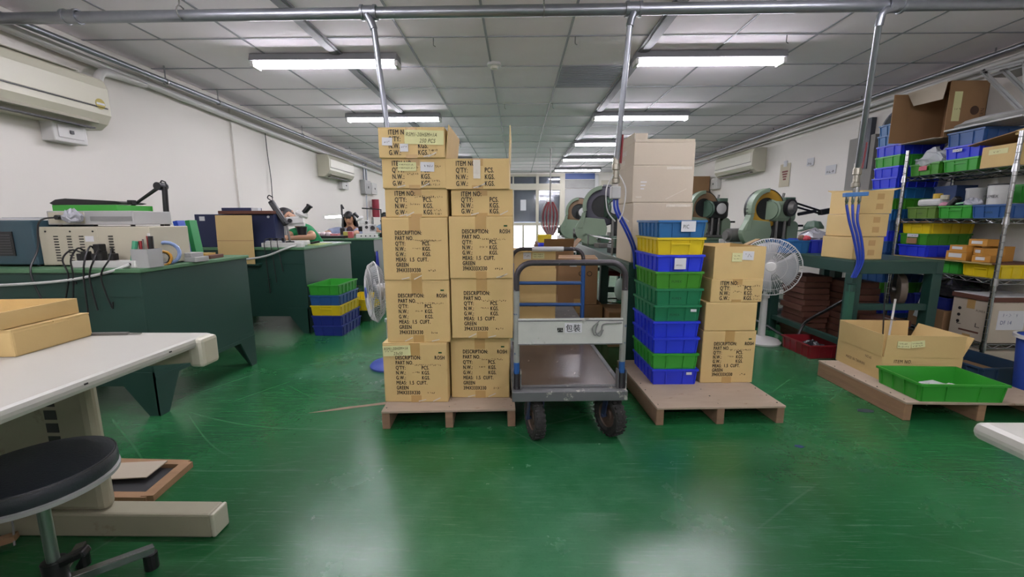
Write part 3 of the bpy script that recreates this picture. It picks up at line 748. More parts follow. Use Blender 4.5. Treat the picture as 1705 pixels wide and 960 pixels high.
# ------------------------------------------------------------------ platform trolleys
TFR = M('trolley_worn_frame', '#77787a', 0.5, metal=0.35, var=0.25, scale=9, col2='#b5b2a8', fac2=0.6)
TPLATE = M('trolley_worn_deck', '#57483f', 0.26, var=0.5, scale=5, stretch=(1, .35, 1), col2='#8f857c', fac2=0.63)
TSIGN = M('trolley_grey_panel', '#d2d5cd', 0.5, var=0.14, scale=9, col2='#8b8d84', fac2=0.6)
TTUBE = M('trolley_dark_tube', '#4b474b', 0.4, metal=0.3, var=0.2, scale=12, col2='#9a9a98', fac2=0.62)
TBLUE = M('trolley_blue_tube', '#2b5fa4', 0.42, var=0.15, scale=12, col2='#8fa3b8', fac2=0.66)
TWORN = M('trolley_worn_post', '#a9aca6', 0.45, metal=0.2, var=0.2, scale=14, col2='#3f5878', fac2=0.6)
def wheel(parent, x, y, r, ang, wdt=.062):
    """pneumatic castor: fork, tyre with tread blocks, hub"""
    ax = Vector((math.cos(ang), math.sin(ang), 0)); fwd = Vector((-ax.y, ax.x, 0)); c = Vector((x, y, r))
    prof = [(r * .58, -wdt * .36), (r * .72, -wdt * .5), (r * .88, -wdt * .46), (r * .97, -wdt * .28), (r * .985, 0), (r * .97, wdt * .28), (r * .88, wdt * .46), (r * .72, wdt * .5), (r * .58, wdt * .36)]
    ty = MB().lathe(prof, 28, c, ax)
    for k in range(26):
        a = 2 * math.pi * k / 26
        rad = fwd * math.cos(a) + Vector((0, 0, 1)) * math.sin(a)
        for s in (-1, 1):
            p = c + rad * (r * .965) + ax * s * wdt * .24
            ty.bar(p - ax * wdt * .19, p + ax * wdt * .19, r * .10, r * .075, up=rad)
    tyre = ty.build('tyre', RUBBER, parent)
    MB().lathe([(.001, -wdt * .34), (r * .3, -wdt * .34), (r * .34, -wdt * .2), (r * .55, -wdt * .24), (r * .6, -wdt * .36), (r * .6, wdt * .36), (r * .55, wdt * .24), (r * .34, wdt * .2), (r * .3, wdt * .34), (.001, wdt * .34)], 20, c, ax).build('hub', M('rusty_hub', '#6e5a50', 0.55, metal=0.4, var=0.2), parent, smooth=True)
    fk = MB(); top = Vector((x, y, 0)) - fwd * r * .2 + Vector((0, 0, r * 2 + .003))
    for s in (-1, 1):
        fk.bar(c + ax * s * wdt * .66, top + ax * s * wdt * .66, .03, .006, up=ax)
    fk.bar(top - ax * wdt * .7, top + ax * wdt * .7, .05, .01); fk.cyl(c - ax * wdt * .8, c + ax * wdt * .8, .009, 10)
    fk.cyl(top, top + Vector((0, 0, .008)), .03, 14)
    fk.build('fork', M('blue_fork', '#3c4a6e', 0.5, metal=0.3, var=0.2), parent)

def handle(parent, w, h, z0, r, mat, y=0.0, name='handle'):
    rad = .07; pts = [(-w / 2, y, z0), (-w / 2, y, h - rad)]
    for k in range(1, 7): a = math.pi - k * math.pi / 12; pts.append((-w / 2 + rad + rad * math.cos(a), y, h - rad + rad * math.sin(a)))
    for k in range(0, 7): a = math.pi / 2 - k * math.pi / 12; pts.append((w / 2 - rad + rad * math.cos(a), y, h - rad + rad * math.sin(a)))
    pts.append((w / 2, y, z0))
    return MB().tube(pts, r, 12).build(name, mat, parent, smooth=True)

t = thing('platform_trolley', 'grey platform trolley with pneumatic wheels and a lettered handle panel', 'trolley', (.245, 1.90, 0), R(2.2))
MB().bb(-.265, .265, 0, .82, .252, .266).build('deck_plate', TPLATE, t, bevel=.003)
MB().bb(-.272, .272, -.03, .02, .219, .268).build('front_rail', TFR, t, bevel=.004)
MB().bb(-.272, .272, .80, .83, .215, .268).build('rear_rail', TFR, t, bevel=.004)
MB().bb(-.272, -.25, .02, .80, .215, .27).build('side_rail', TFR, t, bevel=.003)
MB().bb(.25, .272, .02, .80, .215, .27).build('side_rail', TFR, t, bevel=.003)
MB().bb(-.25, .25, .02, .045, .266, .272).build('deck_lip', TFR, t)
handle(t, .50, .868, .268, .0135, TTUBE, .012)
for s in (-1, 1):
    MB().bb(s * .25 - .022, s * .25 - .016, -.005, .035, .268, .36).bb(s * .25 + .016, s * .25 + .022, -.005, .035, .268, .36).build('bracket', TFR, t, bevel=.002)
    MB().cyl((s * .25, .012, .40), (s * .25, .012, .74), .0142, 12).build('worn_post', TWORN, t, smooth=True)
    MB().cyl((s * .25, .012, .345), (s * .25, .012, .40), .0145, 12).build('sleeve', TBLUE, t, smooth=True)
MB().bb(-.243, .243, -.003, .003, .486, .612).build('sign_panel', TSIGN, t, bevel=.001)
MB().bb(-.243, .243, -.006, -.003, .600, .604).bb(-.243, .243, -.006, -.003, .488, .492).build('panel_fold', TFR, t)
pl = MB().bb(-.028, .052, -.0055, -.0035, .545, .59).build('lettered_plate', PAPER, t)
text('包裝', .038, INK, t, (-.024, -.0062, .553), sx=.95, bold=.0003)
for q in range(3): MB().bb(-.062 + q * .009, -.055 + q * .009, -.0045, -.003, .556 - .002 * (q % 2), .568).build('painted_smudge', INK, t)
MB().bb(-.060, -.036, -.0045, -.003, .548, .554).build('painted_smudge', INK, t)
MB().tube(smooth_path([(.13, -.008, .60), (.10, -.012, .57), (.11, -.012, .535), (.14, -.012, .555), (.15, -.01, .585), (.20, -.01, .59), (.235, -.012, .592)]), .003, 6).tube(smooth_path([(.125, -.012, .59), (.115, -.014, .55), (.135, -.014, .53), (.15, -.012, .56)]), .003, 6).build('hanging_cord', CABLEG, t)
wheel(t, -.16, .05, .105, R(14), .054); wheel(t, .215, .07, .105, R(22), .058)
wheel(t, -.19, .68, .102, R(0)); wheel(t, .19, .68, .102, R(0))

t = thing('platform_trolley', 'blue-railed platform trolley loaded with cartons behind the grey one', 'trolley', (.21, 2.95, 0))
MB().bb(-.26, .26, -.01, .62, .30, .334).build('deck_plate', TFR, t, bevel=.003)
handle(t, .50, .86, .335, .0135, TTUBE, .0)
for s in (-1, 1): MB().cyl((s * .25, -.001, .335), (s * .25, -.001, .76), .0155, 12).build('blue_post', TBLUE, t, smooth=True)
for z in (.62, .465): MB().cyl((-.25, -.001, z), (.25, -.001, z), .0125, 10).build('rung', TBLUE, t, smooth=True)
MB().cyl((-.11, 0, .86), (.11, 0, .86), .017, 10).build('grip_sleeve', PAPER, t, smooth=True)
for x, y in ((-.2, .14), (.2, .14), (-.2, .47), (.2, .47)): wheel(t, x, y, .13, 0)
G = 'cartons on the blue-railed trolley'
carton('lowest carton on the blue-railed trolley', (.115, 3.18, .336), (.315, .38, .135), group=G, seed=31)
carton('carton second from the bottom on the blue-railed trolley', (.118, 3.18, .47), (.32, .38, .135), group=G, seed=32, tape=False)
carton('carton third from the bottom on the blue-railed trolley', (.115, 3.18, .605), (.32, .38, .11), group=G, seed=33, tape=False)
carton('top carton with two notes on the blue-railed trolley', (.112, 3.18, .715), (.315, .38, .125), group=G, seed=34, tape=False, opened=[('L', .1, 60)], notes=[(.085, .07, .055, .048, PAPER, [(None, .01, .016, (.03, .016))]), (.15, .075, .085, .042, YPAPER, [(None, .008, .025, (.06, .008)), (None, .008, .01, (.06, .008))])])
t = carton('printed brown carton with a small label behind the blue trolley post', (.54, 3.82, .332), (.34, .4, .40), mat=CARD3, seed=35, rz=R(-6))
MB().bb(-.07, -.01, -.203, -.2, .33, .37).build('label_sticker', PAPER, t)
for q, zz in enumerate((.17, .10)): MB().tube([(.03 + .07 * q + .02 * math.cos(k * .7), -.2005, .27 + .02 * math.sin(k * .7)) for k in range(9)], .003, 4, closed=True).build('printed_symbol', INK, t)
carton('brown carton on the floor under the printed carton', (.53, 3.82, 0), (.42, .44, .33), mat=CARD3, seed=36)
carton('low brown carton on the floor under the middle bench', (.94, 3.62, 0), (.36, .36, .30), mat=CARD3, seed=37)
carton('open brown carton standing behind the trolley cartons', (.40, 4.30, .322), (.3, .3, .46), mat=CARD3, seed=38, opened=[('F', .12, 35), ('R', .12, 40)], tape=False)
carton('brown carton on the floor beneath the open brown carton', (.40, 4.30, 0), (.34, .34, .32), mat=CARD3, seed=39, tape=False)

# ------------------------------------------------------------------ fans
def fan(label, loc, hub_z, rad, yaw, tilt, cage, hubm, basem, polem):
    t = thing('pedestal_fan', label, 'fan', loc)
    MB().lathe([(0, 0), (.15, 0), (.155, .015), (.14, .03), (.06, .05), (.03, .06), (0, .06)], 28).build('base', basem, t, smooth=True)
    MB().cyl((0, 0, .05), (0, 0, hub_z * .62), .030, 14, .026).cyl((0, 0, hub_z * .62), (0, 0, hub_z - .05), .016, 12).build('pole', polem, t, smooth=True)
    MB().cyl((0, 0, hub_z * .60), (0, 0, hub_z * .64), .036, 14).build('height_collar', polem, t, smooth=True)
    n = Vector((math.sin(yaw) * math.cos(tilt), -math.cos(yaw) * math.cos(tilt), math.sin(tilt)))
    a = n.cross(Vector((0, 0, 1))).normalized(); b = a.cross(n)
    c = Vector((0, 0, hub_z)) + n * .09
    MB().lathe([(.0, -.14), (.05, -.13), (.06, -.08), (.06, -.02), (.03, 0), (0, 0)], 16, c, n).build('motor', polem, t, smooth=True)
    cg = MB()
    for k in range(84):
        th = 2 * math.pi * k / 84; d = a * math.cos(th) + b * math.sin(th)
        cg.tube([c + d * .03 + n * .062, c + d * rad * .6 + n * .056, c + d * rad * .9 + n * .035, c + d * rad + n * .0], .0016, 4, cap=False)
        if k % 2 == 0: cg.tube([c + d * .05 - n * .05, c + d * rad * .75 - n * .045, c + d * rad], .0016, 4, cap=False)
    for rr_, off in ((1.0, 0), (.8, .045), (.5, .058)):
        cg.tube([c + (a * math.cos(q * .262) + b * math.sin(q * .262)) * rad * rr_ + n * off for q in range(24)], .0045 if rr_ == 1 else .002, 6, closed=True)
    cg.build('cage', cage, t)
    for k in range(3):
        th = k * 2.094 + .4; bl = MB(); vs = []; m = 8
        for i in range(m + 1):
            for r_ in (.04, rad * .55, rad * .88):
                aa = th + (i / m) * (1.5 if r_ > .05 else 1.1); vs.append(c + (a * math.cos(aa) + b * math.sin(aa)) * r_ + n * (.028 - .05 * i / m))
        fs = [(i * 3 + j, (i + 1) * 3 + j, (i + 1) * 3 + j + 1, i * 3 + j + 1) for i in range(m) for j in range(2)]
        o = bl.add(vs, fs).build('blade', M('fan_blade_plastic', '#c9ced2', 0.3, var=0.04), t, smooth=True)
        sm = o.modifiers.new('thick', 'SOLIDIFY'); sm.thickness = .003
    MB().lathe([(0, .07), (.035, .068), (.045, .058), (.045, .05), (0, .05)], 20, c, n).build('badge', hubm, t, smooth=True)
    return t
BLUEP = M('blue_fan_plastic', '#5a6fd0', 0.35, var=0.06)
fan('white pedestal fan with blue hub behind the left carton stack', (-.93, 2.97, 0), .56, .215, R(-62), 0, M('fan_cage_white', '#d6d7d6', 0.4), BLUEP, BLUEP, WPLAST)
fan('white pedestal fan beside the right bench', (2.13, 3.60, 0), .66, .235, R(-22), R(6), WHITE, WPLAST, WPLAST, WPLAST)

# ------------------------------------------------------------------ green steel workbenches along the left wall
def workbench(label, y0, y1, x0=-3.19, x1=-1.965, h=.815):
    """cabinet bench: panelled long side towards the camera, end panel towards the aisle, tapered legs"""
    w, d = x1 - x0, y1 - y0
    t = thing('workbench', label, 'workbench', (x1, y0, 0))
    MB().bb(-w, .012, -.012, d + .012, h - .022, h).build('top', BENCHTOP, t, bevel=.004)
    MB().bb(-w + .01, -.004, .004, .012, .17, h - .022).build('front_panel', BENCHG, t)
    MB().bb(-w + .01, -.004, .001, .004, h - .15, h - .03).build('upper_rail', BENCHG, t, bevel=.001)
    MB().bb(-.012, 0, .0, d, .20, h - .022).build('end_panel', BENCHG, t, bevel=.002)
    MB().bb(-.001, .004, 0, d, .205, .225).build('end_skirt', BENCHG, t)
    for yy in (0.0, d):
        s = 1 if yy == 0 else -1
        MB().prism([(yy, 0), (yy + s * .06, 0), (yy + s * .17, .22), (yy + s * .17, .25), (yy, .25)], -.012, .001, 'yz').build('leg', BENCHG, t)
        MB().prism([(0, 0), (-.06, 0), (-.2, .2), (-.2, .25), (0, .25)], yy - (.0 if s > 0 else .012), yy + (.012 if s > 0 else 0), 'xz').build('leg', BENCHG, t)
        MB().bb(-w + .01, -w + .06, min(yy, yy + s * .05), max(yy, yy + s * .05), 0, .25).build('leg', BENCHG, t)
    MB().cyl((-.35, -.002, h - .075), (-.35, .006, h - .075), .008, 10).build('cable_hole', BLACK, t)
    MB().bb(-.37, -.335, -.008, .006, .40, .53).build('cable_clip', BENCHG, t, bevel=.003)
    return t
workbench('dark green steel workbench nearest the camera on the left', 2.15, 3.02)
bench2 = workbench('second dark green steel workbench with the microscope and green-shirted worker', 3.85, 4.93)
workbench('third dark green steel workbench with the lit lamp', 5.75, 6.72)
workbench('farthest dark green steel workbench on the left', 7.6, 8.5)

HB = .815
# --- things on the nearest bench
t = thing('test_instrument', 'teal boxed instrument with a dark grille at the far left of the near bench', 'instrument', (-2.80, 2.42, HB), R(-4))
MB().bb(-.16, .22, -.17, .17, .012, .25).build('case', TEAL, t, bevel=.006)
MB().bb(-.185, -.155, -.175, .175, .005, .255).build('front_plate', GREYBOX, t, bevel=.004)
MB().bb(-.08, .10, -.175, -.168, .06, .19).build('grille_frame', BLACK, t)
g = MB()
for k in range(8): g.bb(-.07, .09, -.178, -.174, .07 + k * .014, .076 + k * .014)
g.build('grille', DKGREY, t)
for z in (.08, .15): MB().cyl((-.185, -.08, z), (-.205, -.08, z), .022, 14).build('knob', BLACK, t)
for x in (-.13, .18):
    for y in (-.13, .13): MB().cyl((x, y, 0), (x, y, .014), .012, 10).build('foot', BLACK, t)
t = thing('paper_sheet', 'sheets of paper lying on the teal instrument', 'paper', (-2.72, 2.42, HB + .256))
MB().box((0, 0, .004), (.3, .24, .004), rz=.15).build('sheet', PAPER, t); MB().box((-.04, .02, .009), (.24, .2, .003), rz=-.1).build('sheet', GREYBOX, t)

t = thing('power_supply', 'beige metal power unit with vent slots on the near bench', 'instrument', (-2.30, 2.40, HB), R(2))
MB().bb(-.29, .30, -.135, .15, .008, .215).build('case', BEIGE, t, bevel=.004)
MB().bb(-.28, .02, -.1365, -.134, .015, .205).build('cover_plate', BEIGE, t, bevel=.001)
for x in (-.20, -.13, -.065, .09):
    v = MB()
    for k in range(10): v.bb(x - .012, x + .012, -.138, -.1355, .03 + k * .0145, .036 + k * .0145)
    v.build('vent_slots', BLACK, t)
for x in (-.25, -.12, .0): MB().cyl((x, -.138, .19), (x, -.135, .19), .005, 8).build('screw', BLACK, t)
MB().bb(-.045, .0, -.138, -.1355, .135, .165).build('rating_label', PAPER, t)
for x in (-.25, .26):
    for y in (-.1, .11): MB().cyl((x, y, 0), (x, y, .01), .012, 8).build('foot', BLACK, t)
t = thing('flat_controller', 'flat grey device with plugged cord stacked on the beige unit', 'instrument', (-2.335, 2.43, HB + .215), R(1))
MB().bb(-.235, .235, -.13, .13, .01, .085).build('case', GREYBOX, t, bevel=.004)
MB().bb(.0, .225, -.132, -.129, .03, .055).build('recess', M('mid_grey', '#8f908f', .5), t)
MB().bb(-.225, -.03, -.132, -.129, .018, .078).build('socket_plate', BEIGE, t)
MB().cyl((-.15, -.13, .05), (-.15, -.165, .05), .013, 10).cyl((-.11, -.13, .052), (-.11, -.155, .052), .01, 10).build('plug', BLACK, t)
for x in (-.2, .2): MB().cyl((x, -.1, 0), (x, -.1, .012), .01, 8).cyl((x, .1, 0), (x, .1, .012), .01, 8).build('foot', BLACK, t)
cable('power_cable', [(-2.49, 2.27, HB + .265), (-2.53, 2.22, HB + .24), (-2.54, 2.2, HB + .1), (-2.52, 2.13, HB - .02), (-2.47, 2.13, .6), (-2.44, 2.13, .45)], .0045, BLACK, 'black cord hanging from the flat grey device over the bench edge')
def lump(name, label, cat, loc, size, mat, seed, rings=9, seg=14, amp=.25, parent=None):
    rr = random.Random(seed); mb = MB().sphere((0, 0, size[2]), 1.0, (size[0], size[1], size[2]), seg, rings)
    mb.v = [(x * (1 + rr.uniform(-amp, amp) * .6), y * (1 + rr.uniform(-amp, amp) * .6), max(0.0, z * (1 + rr.uniform(-amp, amp)) - size[2] * .15)) for x, y, z in mb.v]
    o = mb.build(name, mat, parent, loc)
    if label: tag(o, label, cat)
    return o
b_ = lump('plastic_bag', 'crumpled clear bag over the sockets of the flat grey device', 'bag', (-2.40, 2.272, HB + .235), (.055, .025, .035), BAGGREY, 3)
t = thing('green_tray', 'shallow green tray lying on the flat grey device', 'tray', (-2.40, 2.46, HB + .30))
MB().bb(-.17, .17, -.11, .11, 0, .004).build('base', cratemat('green'), t)
for s in (-1, 1): MB().bar((-.18, s * .115, .017), (.18, s * .115, .017), .005, .032).build('long_side', cratemat('green'), t); MB().bar((s * .175, -.11, .017), (s * .175, .11, .017), .005, .032).build('short_side', cratemat('green'), t)

t = thing('arm_lamp', 'black articulated arm lamp with flat head on the near bench', 'lamp', (-2.19, 2.635, HB))
MB().bb(-.045, .055, -.05, .05, 0, .10).build('clamp_base', BLACK, t, bevel=.01)
MB().bb(-.03, .03, -.03, .03, .10, .20).build('spring_box', BLACK, t, bevel=.006)
MB().cyl((-.005, 0, .18), (.012, 0, .45), .015, 10).build('post', BLACK, t, smooth=True)
MB().cyl((-.01, -.03, .455), (-.01, .03, .455), .024, 14).build('joint', BLACK, t, smooth=True)
for o_ in (-.012, .014): MB().cyl((-.015 + o_, 0, .455 + o_ * .3), (-.19 + o_, -.02, .335 + o_ * .6), .008, 8).build('arm_rod', BLACK, t, smooth=True)
MB().tube([(-.01, 0, .478), (.0, 0, .49), (.02, 0, .482), (.03, 0, .45)], .004, 6).build('cord_loop', BLACK, t)
MB().prism([(-.62, .352), (-.60, .34), (-.2, .345), (-.17, .352), (-.22, .363), (-.52, .379), (-.58, .373)], -.10, .07, 'xz').build('head', BLACK, t, bevel=.004)
MB().bb(-.18, -.15, -.06, -.03, .345, .37).build('head_joint', BLACK, t)

t = thing('power_strip', 'white power strip with black plugs on the near bench edge', 'power strip', (-2.185, 2.215, HB))
MB().bb(-.17, .17, -.03, .03, 0, .038).build('body', WPLAST, t, bevel=.004)
for k, x in enumerate((-.14, -.115, -.06, -.03, .03)):
    MB().bb(x - .014, x + .014, -.018, .018, .038, .075 + .012 * (k % 2)).build('plug', BLACK, t, bevel=.004)
    MB().tube(smooth_path([(x, 0, .08), (x - .02 + .012 * k, -.03, .095 + .01 * (k % 3)), (x - .015 + .018 * k, -.085, .05), (x + .01, -.094, -.04), (x + .02 * (k - 2), -.092, -.2), (x + .025 * (k - 2), -.092, -.33 + .04 * k)]), .0042, 6).build('plug_cord', BLACK, t)
MB().bb(-.055, -.02, -.02, .02, .075, .125).build('adapter', BLACK, t, bevel=.004)
MB().cyl((.14, -.0305, .02), (.14, -.034, .02), .007, 10).build('cord_hole', BLACK, t)
cable('white_cable', [(-2.04, 2.178, HB + .02), (-2.1, 2.14, HB - .01), (-2.25, 2.125, HB - .045), (-2.42, 2.12, HB - .066), (-2.7, 2.12, HB - .082), (-3.0, 2.12, HB - .085)], .0075, CABLEW, 'thick white cable sagging along the front of the near bench', n=8)
t = thing('tool_cup', 'grey square cup full of tools on the near bench', 'cup', (-1.995, 2.24, HB))
cu = MB()
cu.bb(-.045, .045, -.045, .045, 0, .004)
for s in (-1, 1): cu.bb(-.045, .045, s * .045 - .002, s * .045 + .002, 0, .098); cu.bb(s * .045 - .002, s * .045 + .002, -.045, .045, 0, .098)
cu.build('cup_body', GREYBOX, t)
for nm, m_, p0, p1, r_ in (('plier_grip', M('mint_grip', '#57b48a', .4), (-.055, -.03, .02), (-.035, -.02, .14), .013), ('screwdriver', M('red_grip', '#a3262d', .4), (-.02, 0, .02), (-.025, 0, .14), .011), ('pen', WPLAST, (.012, .01, .02), (.015, .01, .18), .006), ('marker', BLACK, (.025, 0, .02), (.032, 0, .165), .012), ('red_pen', M('red_grip', '#a3262d', .4), (0, .02, .02), (-.002, .02, .165), .006), ('tweezers', STEEL, (.0, -.02, .02), (.006, -.02, .15), .004)):
    MB().cyl(p0, p1, r_, 8).build(nm, m_, t, smooth=True)
t = thing('tape_roll', 'pale blue coil of tubing standing on the near bench', 'coil', (-1.99, 2.36, HB + .065), rot=(0, R(10), R(30)))
MB().tube([(.06 * math.cos(k * .35), .004 * math.sin(k), .06 * math.sin(k * .35)) for k in range(18)], .010, 8, closed=True).build('coil', M('pale_blue_tubing', '#8fa8d6', .35), t, smooth=True)
t = thing('cable_loop', 'orange and black coiled lead beside the tool cup', 'cable', (-1.975, 2.32, HB + .04), rot=(0, 0, R(40)))
MB().tube([(.035 * math.cos(k * .5), 0, .038 * math.sin(k * .5)) for k in range(12)], .007, 8, closed=True).build('orange_loop', M('orange_lead', '#d59a3c', .4), t, smooth=True)
MB().tube([(.03 * math.cos(k * .5), .02, .034 * math.sin(k * .5)) for k in range(12)], .008, 8, closed=True).build('black_loop', BLACK, t, smooth=True)
t = thing('small_module', 'small grey ribbed module on the near bench by the lamp', 'instrument', (-2.0, 2.55, HB), R(-6))
MB().bb(-.08, .075, -.05, .05, 0, .03).build('base', GREYBOX, t, bevel=.003); MB().bb(-.08, .045, -.045, .045, .03, .055).build('upper_block', GREYBOX, t, bevel=.003)
b_ = lump('plastic_bag', 'crumpled grey plastic bag on the near bench behind the lamp', 'bag', (-2.30, 2.80, HB), (.075, .06, .075), BAGGREY, 8)
t = thing('paper_tray', 'brown flat tray behind the lamp on the near bench', 'tray', (-2.12, 2.76, HB), R(8))
MB().bb(-.15, .12, -.08, .08, 0, .022).build('tray', BROWN, t, bevel=.002); MB().bb(-.1, .08, -.06, .06, .022, .034).build('yellow_sheet', M('ochre_paper', '#c8a552', .7), t)
for x, m_, lb, a in ((-2.315, M('folder_blue', '#2b55c8', .4), 'blue folder leaning at the back of the near bench', 12), (-2.255, M('folder_green', '#2f9a55', .4), 'green folder leaning at the back of the near bench', 6)):
    t = thing('folder', lb, 'folder', (x, 2.93, HB), rot=(0, R(-a), 0))
    MB().bb(-.016, .016, -.02, .05, 0, .25).build('cover', m_, t, bevel=.002); MB().bb(-.011, .011, -.017, .055, .004, .246).build('pages', PAPER, t)
# --- navy boxes and cardboard at the near edge of the second bench
MB().bb(-.80, -.40, -.05, .004, .655, .668).build('front_ledge', BENCHG, bench2)
t = thing('cardboard_sheet', 'upright brown cardboard sheet leaning against the front of the second bench', 'cardboard', (-2.565, 3.805, .669), rot=(R(-2), 0, 0))
MB().bb(-.165, .165, -.004, .004, 0, .44).build('sheet', CARD, t); MB().bb(-.165, .165, -.0045, -.0038, .21, .214).build('fold_line', CARD3, t)
t = thing('navy_box', 'navy blue box with a small label left of the leaning cardboard sheet', 'box', (-2.845, 4.03, HB))
MB().bb(-.175, .175, -.08, .09, 0, .305).build('body', NAVY, t, bevel=.003); MB().bb(-.13, -.08, -.0815, -.0795, .245, .285).build('label_sticker', PAPER, t)
t = thing('navy_box', 'navy blue box standing right of the leaning cardboard sheet', 'box', (-2.465, 4.03, HB))
MB().bb(-.19, .185, -.06, .09, 0, .305).build('body', NAVY, t, bevel=.003); MB().cyl((.13, -.065, .28), (.13, -.06, .28), .012, 10).build('button', PAPER, t)
t = thing('flat_trays', 'brown flat trays stacked on the right navy box', 'tray', (-2.53, 4.03, HB + .306))
MB().bb(-.25, .25, -.10, .10, 0, .03).build('tray', BROWN, t, bevel=.003); MB().bb(-.22, .05, -.09, .09, .03, .058).build('upper_tray', NAVY, t, bevel=.002); MB().bb(.06, .12, -.09, -.04, .03, .056).build('white_card', PAPER, t)

# --- second bench
def power_strip2(label, loc, l):
    t = thing('power_strip', label, 'power strip', loc)
    MB().bb(-l / 2, l / 2, -.03, .03, 0, .042).build('body', WPLAST, t, bevel=.004)
    MB().bb(-l * .4, -l * .05, -.025, .025, .042, .06).build('plug_row', WPLAST, t, bevel=.003)
    for k in range(3):
        MB().bb(-l * .33 + k * .06, -l * .33 + k * .06 + .024, -.015, .015, .055, .085).build('plug', BLACK, t, bevel=.003)
        MB().tube(smooth_path([(-l * .33 + k * .06, 0, .08), (-l * .33 + k * .06, -.085, .06), (-l * .3 + k * .065, -.10, -.1), (-l * .28 + k * .07, -.10, -.42 + .1 * k)]), .004, 6).build('plug_cord', BLACK, t)
    return t
power_strip2('white power strip on the edge of the second bench', (-2.19, 3.92, HB), .38)
cable('white_cable', [(-2.05, 3.885, HB + .02), (-2.12, 3.81, HB - .01), (-2.35, 3.805, HB - .085), (-2.8, 3.79, HB - .13)], .009, CABLEW, 'white cable sagging along the front of the second bench')
def microscope(label, loc, rz, k=1.0):
    t = thing('microscope', label, 'microscope', loc, rz)
    def b(nm, m_, x0, x1, y0, y1, z0, z1, bv=.004): return MB().bb(x0 * k, x1 * k, y0 * k, y1 * k, z0 * k, z1 * k).build(nm, m_, t, bevel=bv)
    b('base', WPLAST, -.12, .16, -.10, .10, 0, .045, .01)
    MB().cyl((-.07 * k, .02 * k, .04 * k), (-.07 * k, .02 * k, .33 * k), .016 * k, 12).build('column', CHROME, t, smooth=True)
    b('focus_block', GREYBOX, -.12, -.02, -.05, .06, .10, .21, .006)
    for s in (-.055, .065): MB().cyl((-.07 * k, s * k, .155 * k), (-.07 * k, (s + (-.035 if s < 0 else .03)) * k, .155 * k), .034 * k, 16).build('focus_knob', BLACK, t, smooth=True)
    b('arm', WPLAST, -.03, .14, -.03, .04, .185, .215, .008)
    MB().cyl((.11 * k, 0, .10 * k), (.11 * k, 0, .18 * k), .04 * k, 16, .05 * k).build('objective', BLACK, t, smooth=True)
    MB().bar((-.02 * k, 0, .235 * k), (.13 * k, 0, .25 * k), .085 * k, .075 * k).build('zoom_body', WPLAST, t, bevel=.012 * k)
    for s in (-1, 1): MB().cyl((.02 * k, s * .04 * k, .24 * k), (.02 * k, s * .075 * k, .24 * k), .02 * k, 12).build('zoom_knob', BLACK, t, smooth=True)
    MB().lathe([(0, 0), (.055 * k, 0), (.062 * k, .02 * k), (.05 * k, .05 * k), (0, .055 * k)], 18, (.11 * k, 0, .28 * k), (.45, 0, .9)).build('head', WPLAST, t, smooth=True)
    for s in (-.032, .032): MB().cyl((.135 * k, s * k, .31 * k), (.19 * k, s * k, .375 * k), .02 * k, 12).cyl((.19 * k, s * k, .375 * k), (.20 * k, s * k, .388 * k), .026 * k, 12).build('eyepiece', BLACK, t, smooth=True)
    return t
microscope('white stereo microscope on the second bench in front of the green shirt', (-2.28, 4.22, HB), R(18), 1.02)
t = thing('arm_lamp', 'black sprung arm lamp rising beside the microscope on the second bench', 'lamp', (-2.20, 4.06, HB))
MB().bb(-.03, .03, -.03, .03, 0, .05).build('clamp_base', BLACK, t, bevel=.006)
MB().cyl((0, 0, .05), (-.02, 0, .22), .01, 8).build('post', STEEL, t, smooth=True)
MB().bar((-.015, -.01, .20), (-.135, -.03, .43), .05, .05).build('arm_cover', BLACK, t, bevel=.012)
MB().bar((-.02, -.04, .23), (-.12, -.06, .41), .01, .02).build('arm_rod', DKGREY, t)
MB().tube(smooth_path([(-.125, -.03, .43), (-.16, -.03, .455), (-.145, -.03, .48), (-.11, -.03, .46)]), .005, 6).build('cord_loop', BLACK, t)
cable('wall_wire', [(XL + .02, 5.54, 2.15), (XL + .02, 5.55, 1.9), (XL + .03, 5.56, 1.6), (XL + .02, 5.57, 1.3), (XL + .02, 5.57, .9)], .005, DKGREY, 'thin dark wire hanging down the left wall')
t = thing('cutting_mat', 'yellow-green mat with a small tool on the second bench', 'mat', (-2.08, 4.4, HB), R(5))
MB().bb(-.07, .07, -.2, .2, 0, .006).build('mat', M('mat_green', '#a9bf6a', .5), t); MB().bar((-.02, -.15, .02), (.02, -.05, .03), .02, .02).build('tool', BLACK, t)
t = thing('white_sheet', 'white sheet lying at the far corner of the second bench', 'paper', (-2.1, 4.78, HB))
MB().bb(-.16, .09, -.1, .1, 0, .004).build('sheet', PAPER, t)

# --- third bench
t = thing('arm_lamp', 'black arm lamp with a lit white tube on the third bench', 'lamp', (-2.54, 6.15, HB))
MB().lathe([(0, 0), (.075, 0), (.07, .03), (.03, .05), (0, .05)], 16).build('base', BLACK, t, smooth=True)
MB().bb(-.035, .035, -.03, .03, .04, .14).build('spring_box', BLACK, t, bevel=.008)
MB().cyl((0, 0, .1), (-.0, 0, .47), .013, 10).build('post', BLACK, t, smooth=True)
MB().cyl((0, 0, .47), (.03, .0, .41), .012, 8).build('arm_rod', BLACK, t, smooth=True)
MB().prism([(-.25, .285), (-.23, .312), (.0, .32), (.01, .30)], -.05, .05, 'xz').build('head', BLACK, t, bevel=.004)
MB().cyl((-.22, -.055, .29), (.005, -.055, .303), .016, 10).build('tube', M('lit_desk_tube', '#ffffff', .3, emit='#ffffff', estr=14), t, smooth=True)
t = thing('parts_tray', 'low black tray with parts on the third bench', 'tray', (-2.62, 5.95, HB))
MB().bb(-.28, .22, -.12, .12, 0, .035).build('tray', BLACK, t, bevel=.004)
